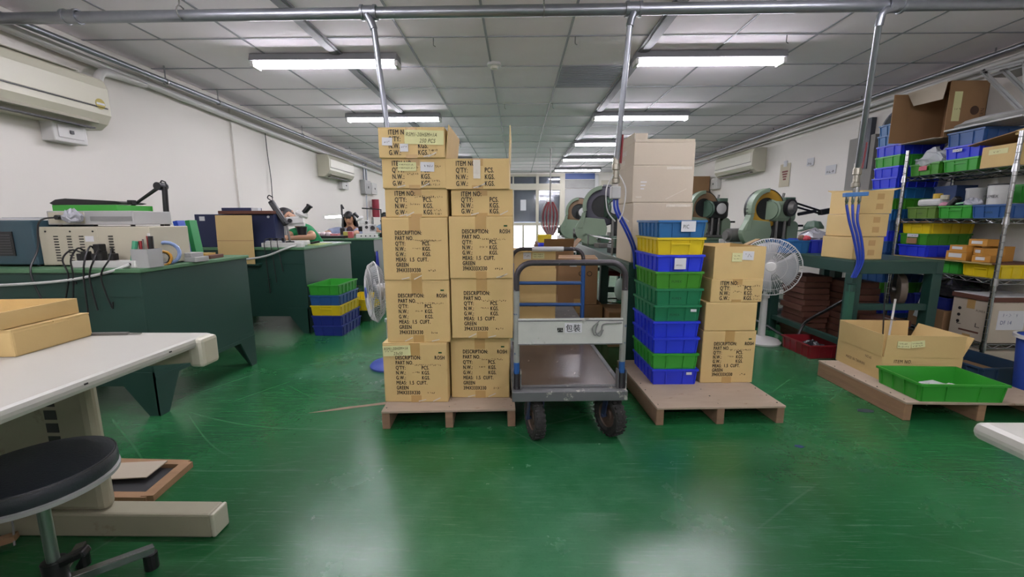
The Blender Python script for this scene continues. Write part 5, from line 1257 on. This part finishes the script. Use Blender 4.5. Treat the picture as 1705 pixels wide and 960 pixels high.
# ------------------------------------------------------------------ wire rack along the right wall
RX, RY0, RY1, RD = 3.36, 2.98, 3.81, .42
rk = thing('wire_rack', 'chrome wire shelving rack against the right wall', 'rack', (RX, RY0, 0))
for x in (0, RD):
    for y in (0, RY1 - RY0):
        MB().cyl((x, y, .01), (x, y, 1.64), .0135, 12).build('post', CHROME, rk, smooth=True)
        rg = MB()
        for k in range(32): rg.lathe([(.0135, -.002), (.015, 0), (.0135, .002)], 10, (x, y, .05 + k * .05))
        rg.build('post_grooves', STEEL, rk)
        MB().cyl((x, y, 0), (x, y, .012), .02, 10).build('foot', BLACK, rk)
SH = (.165, .635, 1.06, 1.415)
L_ = RY1 - RY0
for z in SH:
    s = MB()
    for x in (0, RD):
        s.cyl((x, .01, z), (x, L_ - .01, z), .0042, 6).cyl((x, .01, z - .03), (x, L_ - .01, z - .03), .0042, 6)
        n = 14; pts = [(x, .02 + (L_ - .04) * k / n, z - .002 - (.026 if k % 2 else 0)) for k in range(n + 1)]
        s.tube(pts, .003, 5)
    for y in (0.0, L_):
        s.cyl((.01, y, z), (RD - .01, y, z), .0042, 6).cyl((.01, y, z - .03), (RD - .01, y, z - .03), .0042, 6)
        pts = [(.02 + (RD - .04) * k / 8, y, z - .002 - (.026 if k % 2 else 0)) for k in range(9)]; s.tube(pts, .003, 5)
    for k in range(1, 27): s.cyl((0, L_ * k / 27, z + .002), (RD, L_ * k / 27, z + .002), .002, 5)
    s.build('wire_shelf', CHROME, rk)
    MB().cyl((0, 0, z - .04), (0, 0, z + .012), .02, 12, .017).cyl((0, L_, z - .04), (0, L_, z + .012), .02, 12, .017).build('shelf_collar', CHROME, rk, smooth=True)
QX = RX + .212
def rc(label, y, z, colour, w=.262, l=.37, h=.0975, grip=False, **kw): return crate(label, (QX + (l - .37) / 2, y, z), colour, rz=R(-90), size=(w, l, h), group='crates on the wire rack', grip=grip, **kw)
z = 1.42
g1 = rc('green crate under crumpled film on the top shelf of the rack', 3.675, z, 'grass')
MB().bb(-.035, .035, -.192, -.190, .04, .075).build('pink_sticker', PINKPAPER, g1)
rc('bright green crate at the bottom of the middle pile on the rack top shelf', 3.385, z, 'green', grip=True)
rc('royal blue crate in the middle of the pile on the rack top shelf', 3.385, z + .0955, 'blue', card=(-.03, .055, .07, .02, None))
rc('blue crate on top of the pile on the rack top shelf', 3.38, z + .191, 'steel', w=.275, h=.11)
lump('film_bundle', 'crumpled clear film heaped on the green crate on the top shelf', 'film', (3.50, 3.68, z + .06), (.13, .15, .075), FILM, 41, amp=.35)
ct = carton('opened brown carton lying on its side above the rack film', (3.52, 3.70, 1.70), (.34, .30, .40), rz=R(-90), mat=CARD3, seed=60, tape=False, opened=None, cat='carton')
for ch in list(ct.children): bpy.data.objects.remove(ch)
k_ = .005; cb = MB(); W2, D2, H2 = .17, .15, .42
cb.bb(-W2, W2, -D2, D2, 0, k_).bb(-W2, W2, -D2, D2, H2 - k_, H2).bb(-W2, W2, D2 - k_, D2, k_, H2 - k_).bb(-W2, -W2 + k_, -D2, D2, k_, H2 - k_).bb(W2 - k_, W2, -D2, D2, k_, H2 - k_)
cb.build('body', CARD3, ct)
MB().prism([(-W2, H2), (W2, H2), (W2 - .02, H2 - .13), (-W2 + .07, H2 - .12)], -D2 - .03, -D2 - .026, 'xz').build('open_flap', CARD2, ct)
MB().bb(-W2 - .002, -W2 + .003, -D2 - .14, -D2, .01, H2 - .01).build('open_flap', CARD3, ct)
MB().bb(-W2 + .01, W2 - .01, -D2 - .06, -D2, -.004, .0).build('open_flap', CARD2, ct)
MB().bb(W2, W2 + .0015, -D2 + .04, -D2 + .10, .12, .34).build('yellow_label', YPAPER, ct)
scribble(ct, (W2 + .002, -D2 + .05, .2), .04, .02, 9, PEN, (0, 0, R(90)))
MB().lathe([(.0, 0), (.034, 0), (.034, .001), (0, .001)], 16, (W2, .06, .20), (1, 0, 0)).build('printed_symbol', M('faded_print', '#5a4030', .7), ct)
text('ZESSRN', .045, M('faded_print', '#5a4030', .7), ct, (W2 + .0015, .135, .09), rot=(R(90), R(-90), R(90)), sx=.8)
t = thing('foam_roll', 'pale folded foam sheeting lying across the pile on top of the rack', 'foam sheet', (3.52, 3.25, 1.728), R(0))
vs0 = MB().sphere((0, 0, .035), 1, (.20, .30, .04), 20, 10); rr = random.Random(77)
MB().add([(x + rr.uniform(-.008, .008), y, z_ + rr.uniform(-.006, .006) + .05 * (y < 0) * abs(y)) for x, y, z_ in vs0.v], vs0.f).build('sheet', M('foam_white', '#cfcfcd', .6, var=.06, bump=.4, bscale=14), t, smooth=True)
MB().box((0, 0, .012), (.34, .52, .012)).build('lower_sheet', M('foam_white', '#cfcfcd', .6), t)
carton('small carton with a label at the near end of the rack top shelf', (3.53, 3.118, z), (.225, .3, .15), rz=R(-90), seed=61, tape=False, notes=[(.05, .09, .12, .035, YPAPER, [(None, .03, .01, (.04, .012))])])
t = thing('cardboard_sheet', 'bent cardboard sheet resting over the small carton on the rack', 'cardboard', (3.53, 3.12, z + .155)); MB().box((-.02, .03, .03), (.34, .30, .006), rot=(R(-9), R(4), 0)).build('sheet', CARD3, t); MB().box((.0, -.13, .062), (.34, .06, .03), rot=(R(-6), 0, 0)).build('folded_edge', CARD, t)
ab = thing('angle_bracket', 'perforated grey steel brackets on the right wall above the rack', 'bracket', (3.56, 3.2, 1.85))
for p0, p1 in (((0, .30, .33), (0, -.02, -.04)), ((.05, .22, .33), (.05, -.08, -.02)), ((0, -.05, -.02), (0, .02, .30)), ((.05, -.12, -.02), (.05, -.06, .30)), ((0, .3, .32), (0, -.3, .28))):
    MB().bar(p0, p1, .035, .004, up=(1, 0, 0)).bar(p0, p1, .004, .03, up=(1, 0, 0)).build('angle_bar', GREYBOX, ab)
for k in range(8): MB().bar((.018, .24 - .035 * k, .27 - .045 * k), (.018, .225 - .035 * k, .25 - .045 * k), .008, .004, up=(1, 0, 0)).build('slot', BLACK, ab)
MB().bb(.05, .26, -.3, .3, .28, .30).build('wall_rail', GREYBOX, ab)
# second shelf
z = 1.065
o1 = rc('olive green crate on the second shelf of the rack', 3.645, z, 'olive', print_='PUMEX')
rc('bright green crate in the middle of the second shelf of the rack', 3.37, z, 'green', grip=True)
rc('dull blue crate at the near end of the second shelf of the rack', 3.115, z, 'steel', print_='PUMEX')
BUCK = M('bucket_white', '#dadbd8', .4)
def bucket(label, x, y, z, r_, h, tx=None, m_=BUCK):
    t = thing('plastic_bucket', label, 'bucket', (x, y, z))
    MB().lathe([(0, 0), (r_ * .86, 0), (r_, h), (r_ * 1.04, h), (r_ * 1.04, h - .012), (r_ * .95, h - .012), (r_ * .82, .006), (0, .006)], 22).build('pail', m_, t, smooth=True)
    MB().lathe([(0, h - .004), (r_ * 1.06, h - .004), (r_ * 1.06, h + .006), (0, h + .006)], 22).build('lid', BLACK if tx else m_, t, smooth=True)
    if tx: text(tx, .03, INK, t, (-r_ * .98, .045, h * .60), rot=(R(90), 0, R(-90)), sx=1.0)
    return t
bucket('white bucket with dark lid and lettering on the second rack shelf', 3.47, 3.15, z + .006, .062, .23, 'PUMEX')
bucket('grey bucket without lettering on the second rack shelf', 3.50, 3.335, z + .006, .058, .215, None, GREYBOX)
t = thing('plastic_jug', 'white jug lying in the olive crate on the rack', 'jug', (3.44, 3.60, z + .10)); MB().box((0, 0, .03), (.09, .2, .06)).build('body', BUCK, t, bevel=.02); MB().cyl((0, -.03, .06), (0, -.03, .10), .03, 14).build('yellow_cap', M('cap_yellow', '#d9b536', .4), t, smooth=True); MB().cyl((0, -.09, .05), (0, -.09, .085), .028, 14).build('beige_cap', BEIGE, t, smooth=True)
t = thing('hand_tool', 'black and pink tool handles in the green crate on the rack', 'tool', (3.43, 3.42, z + .09)); MB().bar((0, .03, .0), (0, -.03, .07), .05, .04).build('black_handle', BLACK, t, bevel=.01); MB().sphere((0, .08, .02), .03, (1, 1.3, .7)).build('pink_bundle', M('pink_wrap', '#e3a0b8', .6), t, smooth=True); MB().bar((0, .09, .01), (0, -.09, .03), .012, .012).build('mint_strip', M('mint_plastic', '#9fd8b0', .5), t)
lump('plastic_bag', 'pale crumpled bag beside the grey bucket on the rack', 'bag', (3.42, 3.27, z + .085), (.03, .07, .03), BAGGREY, 51)
rc('small bright green crate behind the lettered bucket on the rack', 3.11, z + .11, 'green', w=.2, l=.15, h=.13).location.x = 3.69
t = thing('dark_blue_bin', 'dark blue bin at the back of the second rack shelf', 'bin', (3.645, 3.645, z + .006)); MB().bb(-.08, .08, -.09, .09, 0, .26).build('body', M('bin_blue', '#28477d', .45), t, bevel=.006); MB().bb(-.085, .085, -.095, .095, .24, .26).build('rim', M('bin_blue', '#28477d', .45), t)
# third shelf
z = .64
rc('small yellow crate at the far end under the rack plank', 3.66, z, 'yellow', w=.2, grip=True)
rc('green crate under the plank on the third rack shelf', 3.395, z, 'green', grip=True)
rc('yellow crate under the plank at the near end of the rack', 3.12, z, 'yellow', w=.25, grip=True)
t = thing('shelf_plank', 'thin brown plank laid over the low crates on the rack', 'plank', (3.565, 3.40, z + .098)); MB().bb(-.20, .2, -.40, .42, 0, .008).build('plank', BROWN, t); MB().bb(-.21, -.19, -.38, .40, .0, .009).build('front_edge', M('yellowed_edge', '#c8b06a', .6), t)
z = .7465
rc('royal blue crate standing on the rack plank', 3.68, z, 'blue')
g3 = rc('green crate with a cream card standing on the blue crate on the rack', 3.68, z + .0955, 'grass', card=(0, .068, .10, .026, None))
MB().bb(-.045, .045, -.1935, -.188, .012, .06).build('brown_panel', CARD3, g3)
rc('yellow crate on top of the pile on the rack plank', 3.67, z + .191, 'yellow', grip=True)
t = thing('hard_board', 'brown board covering the yellow crate on the rack', 'board', (3.57, 3.66, z + .2895)); MB().bb(-.2, .19, -.15, .14, 0, .006).build('board', BROWN, t); MB().bb(-.205, -.2, -.15, .14, 0, .006).build('edge', CARD3, t)
ORG = M('orange_card', '#d99a3c', .6, var=.08)
for q, (x, y, dz, w, d, h, a, lb) in enumerate(((3.45, 3.31, 0, .14, .12, .07, -84, 'lowest orange box at the front of the rack plank'), (3.45, 3.30, .07, .13, .11, .045, -92, 'orange box with a label lying on the front orange box'), (3.46, 3.15, 0, .10, .14, .05, -70, 'orange box nearest the rack post'), (3.47, 3.15, .05, .11, .12, .05, -110, 'orange box tilted on the one nearest the rack post'), (3.48, 3.20, .115, .12, .11, .05, -85, 'topmost orange box of the heap on the rack'), (3.62, 3.25, 0, .16, .12, .11, -80, 'orange box at the back of the heap on the rack'))):
    t = thing('orange_box', lb, 'box', (x, y, z + dz), R(a), 'orange boxes on the rack plank'); MB().bb(-w / 2, w / 2, -d / 2, d / 2, 0, h).build('body', ORG, t, bevel=.002); MB().bb(-w / 2 + .02, w / 2 - .03, -d / 2 - .001, -d / 2, h * .3, h * .75).build('label_sticker', PAPER, t); MB().bb(-w / 2, w / 2, -d / 2 - .0008, -d / 2 + .01, h * .86, h * .88).build('lid_line', BROWN, t)
# bottom shelf and floor
z = .172
bc = carton('large printed carton with a white paper on its side on the bottom rack shelf', (3.565, 3.12, z), (.265, .38, .30), rz=R(-90), mat=CARD2, seed=62)
for q in range(3): MB().lathe([(0, 0), (.012, 0), (.012, .001), (0, .001)], 10, (-.075 + .0 * q, -.19, .22 - .05 * q), (0, -1, 0)).build('printed_symbol', INK, bc)
text('PUMEX', .022, INK, bc, (.04, -.1915, .215), sx=.9)
for x in (-.08, .05): MB().bb(x, x + .03, -.1915, -.190, .10, .104).bb(x, x + .004, -.1915, -.19, .10, .13).build('corner_mark', INK, bc)
MB().bb(-.06, .08, -.1915, -.19, .055, .068).build('printed_line', BROWN, bc)
wp = MB().bb(.1325, .1345, -.13, .06, .10, .24).build('white_paper', PAPER, bc)
text('DF 14', .04, BLUEINK, bc, (.1352, -.11, .14), rot=(R(90), 0, R(90)), sx=.8, name='handwriting'); scribble(bc, (.1352, -.10, .195), .10, .025, 12, BLUEINK, (0, 0, R(90)))
t = thing('brown_board', 'reddish brown lid board with white sheet on the large rack carton', 'lid', (3.565, 3.12, z + .302)); MB().bb(-.2, .2, -.14, .14, 0, .035).build('lid', BROWN, t, bevel=.003); MB().bb(-.19, .19, -.135, .135, .035, .039).build('white_sheet', PAPER, t)
carton('brown carton beneath the navy crate on the bottom rack shelf', (3.56, 3.45, z), (.30, .38, .17), rz=R(-90), mat=CARD3, seed=63)
nv = rc('navy crate under the dark bag on the bottom rack shelf', 3.45, z + .172, 'navy', w=.29)
MB().box((-.03, -.20, -.02), (.11, .003, .16), rot=(R(-6), R(8), 0)).build('hanging_paper', PAPER, nv)
lump('dark_bag', 'shiny dark plastic bag heaped on the navy crate in the rack', 'bag', (3.55, 3.40, z + .25), (.17, .19, .085), BAGBLACK, 55, amp=.3)
carton('low carton with a white card on the floor under the rack', (3.56, 3.11, 0), (.265, .37, .115), rz=R(-90), mat=CARD2, seed=64, notes=[(.03, .05, .05, .045, PAPER, [(None, .01, .015, (.03, .012))])])
carton('low plain carton on the floor under the far half of the rack', (3.56, 3.5, 0), (.32, .37, .115), rz=R(-90), mat=CARD3, seed=65)
# tall blue stack beyond the rack
TS = ['steel', 'steel', 'blue', 'navy', 'grass', 'steel', 'blue', 'steel', 'steel', 'blue', 'steel', 'sky', 'grass', 'sky', 'blue', 'blue', 'green', 'blue', 'sky', 'sky']
nm_ = {'steel': 'dull blue', 'blue': 'royal blue', 'navy': 'navy', 'grass': 'grass green', 'green': 'bright green', 'sky': 'sky blue'}
ORD = ['lowest', 'second', 'third', 'fourth', 'fifth', 'sixth', 'seventh', 'eighth', 'ninth', 'tenth', 'eleventh', 'twelfth', 'thirteenth', 'fourteenth', 'fifteenth', 'sixteenth', 'seventeenth', 'eighteenth', 'nineteenth', 'topmost']
for i, c in enumerate(TS):
    cr = crate(f'{nm_[c]} plastic crate, {ORD[i]} of the tall stack beyond the wire rack' if i in (0, 19) else f'{nm_[c]} plastic crate, {ORD[i]} from the floor in the stack beyond the rack', (3.56 + rnd.uniform(-.006, .006), 4.03 + rnd.uniform(-.006, .006), .0955 * i), c, rz=R(-90), size=(.27, .385, .0975), group='crates in the tall stack beyond the rack')
    if i >= 18: MB().bb(.0, .06, -.192, -.190, .04, .075).build('pink_sticker', PINKPAPER, cr)
    if i in (10, 13): MB().bb(-.01, .03, -.192, -.190, .05, .07).build('white_sticker', PAPER, cr)
t = thing('wall_mirror', 'round-topped dark mirror on the right wall behind the blue crates', 'mirror', (XR - .012, 4.44, 1.5))
MB().prism(circ(0, .42, .24, 0, 180, 14) + [(-.24, 0), (.24, 0)], -.008, 0.012, 'yz').build('rim', M('mirror_rim', '#3f444e', .4), t); MB().prism(circ(0, .42, .222, 0, 180, 14) + [(-.222, .01), (.222, .01)], -.0095, -.008, 'yz').build('glass', M('mirror_glass', '#8b9099', .05, metal=1.0, var=.02), t)

# ------------------------------------------------------------------ right pallet contents
oc = carton('open carton with raised flaps and two yellow notes on the right pallet', (2.41, 2.62, .105), (.45, .38, .145), rz=R(-3), seed=70, tape=False, opened=[('L', .135, 2), ('R', .13, 22), ('F', .135, 3), ('B', .135, 4)])
text('ITEM NO.', .03, INK, oc, (-.16, -.1915, .108), sx=.8)
text('MADE IN TAIWAN', .026, INK, oc, (-.2255, .10, .05), rot=(R(90), 0, R(-90)), sx=.75); text('NO.65', .022, INK, oc, (-.2255, -.06, .105), rot=(R(90), 0, R(-90)), sx=.8)
for q, (x, a) in enumerate(((-.16, 2), (-.08, -6))):
    n = MB().bb(0, .075, -.0012, 0, 0, .04).build('note', YPAPER, oc, (x, -.20, .205), (R(-3), R(a), 0)); scribble(n, (.006, -.002, .006), .055, .009, 71 + q, PEN); scribble(n, (.006, -.002, .022), .05, .008, 75 + q, PEN)
for ch in oc.children:
    if ch.name.startswith('open_flap'): ch.data.materials[0] = CARD_IN if ch.location.length > 9 else CARD
gt = crate('wide bright green tray with white parts in front of the open carton', (2.345, 2.265, .105), 'green', size=(.45, .295, .10), rz=R(-2))
t = thing('foam_pieces', 'white flat pieces lying in the wide green tray', 'parts', (2.33, 2.27, .112), R(-2))
for q, (x, y) in enumerate(((-.06, 0), (.03, .03), (.08, -.04), (-.02, -.06))): MB().box((x, y, .012 + .008 * q), (.11, .09, .02), rz=.3 * q).build('white_piece', PAPER, t, bevel=.003)
crate('slate blue crate on the floor between the right pallet and the rack', (3.10, 2.79, 0), 'slate', size=(.36, .40, .13), rz=R(4))
t = thing('brown_liner', 'brown board lying in the slate blue crate', 'board', (3.10, 2.79, .006), R(4)); MB().bb(-.14, .14, -.16, .16, 0, .05).build('board', BROWN, t); MB().bb(-.13, .13, -.15, .15, .05, .055).build('upper_sheet', CARD3, t)
t = thing('strap_rod', 'black strap and white rod standing in the open carton', 'rod', (2.42, 2.72, .125)); MB().bar((0, 0, 0), (-.03, .02, .53), .018, .006).build('strap', BLACK, t); MB().cyl((.02, 0, .0), (.05, .02, .42), .006, 8).build('rod', WPLAST, t, smooth=True); MB().bar((-.02, 0, .30), (.05, .0, .28), .006, .006).build('clip', STEEL, t)
t = thing('blue_bin', 'blue bin at the right edge of the picture', 'bin', (3.09, 2.41, 0)); MB().lathe([(0, 0), (.10, 0), (.125, .38), (.13, .38), (.13, .365), (.118, .36), (.095, .006), (0, .006)], 20).build('pail', M('bin_royal', '#3857b8', .4), t, smooth=True); MB().lathe([(.126, .36), (.14, .365), (.14, .385), (.126, .385)], 20).build('rim', WPLAST, t, smooth=True)

# ------------------------------------------------------------------ foreground tables, stool
t = thing('office_table', 'light grey office table with beige steel legs in the left foreground', 'table', (-1.0, 1.33, 0))
MB().bb(-1.5, 0, -1.9, 0, .668, .70).build('table_top', TABLETOP, t, bevel=.012)
MB().prism([(.0, .668), (.0, .622), (-.04, .618), (-.42, .585), (-.42, .668)], -.075, -.015, 'xz').build('support_beam', BEIGED, t, bevel=.004)
MB().bb(-.03, .018, -.08, -.005, .605, .698).build('beam_cap', IVORY, t, bevel=.012)
MB().bb(-.92, -.40, -.06, -.01, .085, .64).build('leg_panel', BEIGED, t, bevel=.02)
hm = MB()
for k in range(6): hm.bb(-.545, -.505, -.0612, -.0598, .24 + k * .045, .24 + k * .045 + .032)
hm.build('panel_slots', BLACK, t)
MB().bb(-1.3, -.035, -.072, .0, .0, .088).build('foot_beam', BEIGED, t, bevel=.008)
MB().bb(-.037, -.022, -.072, .0, .002, .087).build('foot_cap', IVORY, t, bevel=.006)
MB().bb(-.50, -.46, -1.85, -.06, .58, .66).build('under_rail', BEIGED, t)
MB().bb(-.92, -.42, -1.85, -1.80, .085, .64).build('leg_panel', BEIGED, t, bevel=.01); MB().bb(-1.3, -.035, -1.86, -1.79, .0, .088).build('foot_beam', BEIGED, t, bevel=.008)
for q, y in enumerate((-.18, -.42)): MB().bb(-.004, .0005, y, y + .009, .686, .69).build('edge_chip', BLACK, t)
c = carton('flat cardboard box lying on the left foreground table', (-1.56, 1.165, .70), (.42, .22, .075), rz=R(3), seed=80, tape=False)
c = carton('second flat cardboard box resting crooked on the first', (-1.58, 1.15, .777), (.42, .22, .045), rz=R(5), seed=81, tape=False, opened=[('L', .05, 75)])
t = thing('paper_sheet', 'white card beside the flat cardboard boxes on the table', 'paper', (-1.45, 1.02, .70)); MB().bb(-.1, .06, -.05, .03, 0, .016).build('card', PAPER, t, bevel=.002); MB().bb(-.09, .05, -.04, .02, .016, .018).build('top_sheet', WPLAST, t)
t = thing('knife', 'thin grey blade lying behind the boxes on the left table', 'tool', (-1.30, 1.29, .70), R(4)); MB().bb(-.06, .05, -.006, .006, 0, .008).build('handle', STEEL, t); MB().bb(.05, .09, -.004, .004, .002, .005).build('blade', CHROME, t)
t = thing('stool', 'round stool with black vinyl seat in the left foreground', 'stool', (-1.25, .985, 0))
MB().lathe([(0, .388), (.148, .388), (.158, .40), (.158, .425), (.152, .437), (.12, .443), (0, .445)], 40).build('seat', VINYL, t, smooth=True)
MB().lathe([(.150, .380), (.1595, .382), (.1605, .392), (.152, .396)], 40).build('edge_band', GREYBOX, t, smooth=True)
MB().tube([(.1555 * math.cos(k * .1571), .1555 * math.sin(k * .1571), .4335) for k in range(40)], .0022, 5, closed=True).build('piping', DKGREY, t)
MB().cyl((0, 0, .15), (0, 0, .39), .0135, 14).build('gas_post', M('greenish_steel', '#9fb0a6', .3, metal=.8), t, smooth=True)
MB().cyl((0, 0, .06), (0, 0, .16), .026, 14).build('hub', BLACK, t, smooth=True); MB().bar((0, 0, .145), (.075, .02, .175), .03, .022).build('lock_knob', BLACK, t, bevel=.006)
for k in range(5):
    a = R(52 + 72 * k); MB().bar((.02 * math.cos(a), .02 * math.sin(a), .085), (.20 * math.cos(a), .20 * math.sin(a), .06), .024, .024).build('leg', CHROME, t, bevel=.002)
    MB().cyl((.19 * math.cos(a), .19 * math.sin(a), 0), (.19 * math.cos(a), .19 * math.sin(a), .05), .018, 12).build('foot', BLACK, t)
t = thing('office_table', 'light grey table corner in the right foreground', 'table', (.825, .73, 0))
MB().bb(0, 1.2, -1.4, 0, .666, .70).build('table_top', TABLETOP, t, bevel=.014)
for x in (.16, 1.05): MB().bb(x, x + .06, -1.2, -.25, 0, .06).build('foot_beam', BEIGED, t, bevel=.006); MB().bb(x, x + .06, -.85, -.60, .06, .666).build('leg_panel', BEIGED, t, bevel=.006)
t = thing('broken_pallet', 'broken wooden frame with cardboard lying on the floor behind the left table', 'wooden frame', (-1.58, 1.57, 0))
WF = M('raw_timber', '#b08a66', .8, var=.25, scale=4, stretch=(2, 8, 8))
MB().bar((.14, .10, .013), (.165, -.13, .013), .045, .026).build('rail', WF, t); MB().bar((-.2, .11, .012), (.14, .10, .012), .035, .024).build('rail', WF, t); MB().bar((-.2, -.12, .012), (.165, -.12, .012), .035, .024).build('rail', WF, t)
MB().box((-.06, .03, .028), (.24, .12, .004), rz=.1).build('cardboard_scrap', CARD2, t); MB().bb(-.19, .14, -.10, .10, .001, .005).build('dark_panel', DKGREY, t)
t = thing('wood_scrap', 'pale wood scrap with wire on the floor under the left table', 'scrap', (-1.74, 1.18, 0), R(30)); MB().bar((-.09, 0, .015), (.09, 0, .03), .03, .02).build('wood', WF, t); MB().tube(smooth_path([(-.06, .02, .02), (.0, .05, .12), (.07, .03, .1), (.09, -.02, .01)]), .003, 5).build('wire', CABLEG, t)
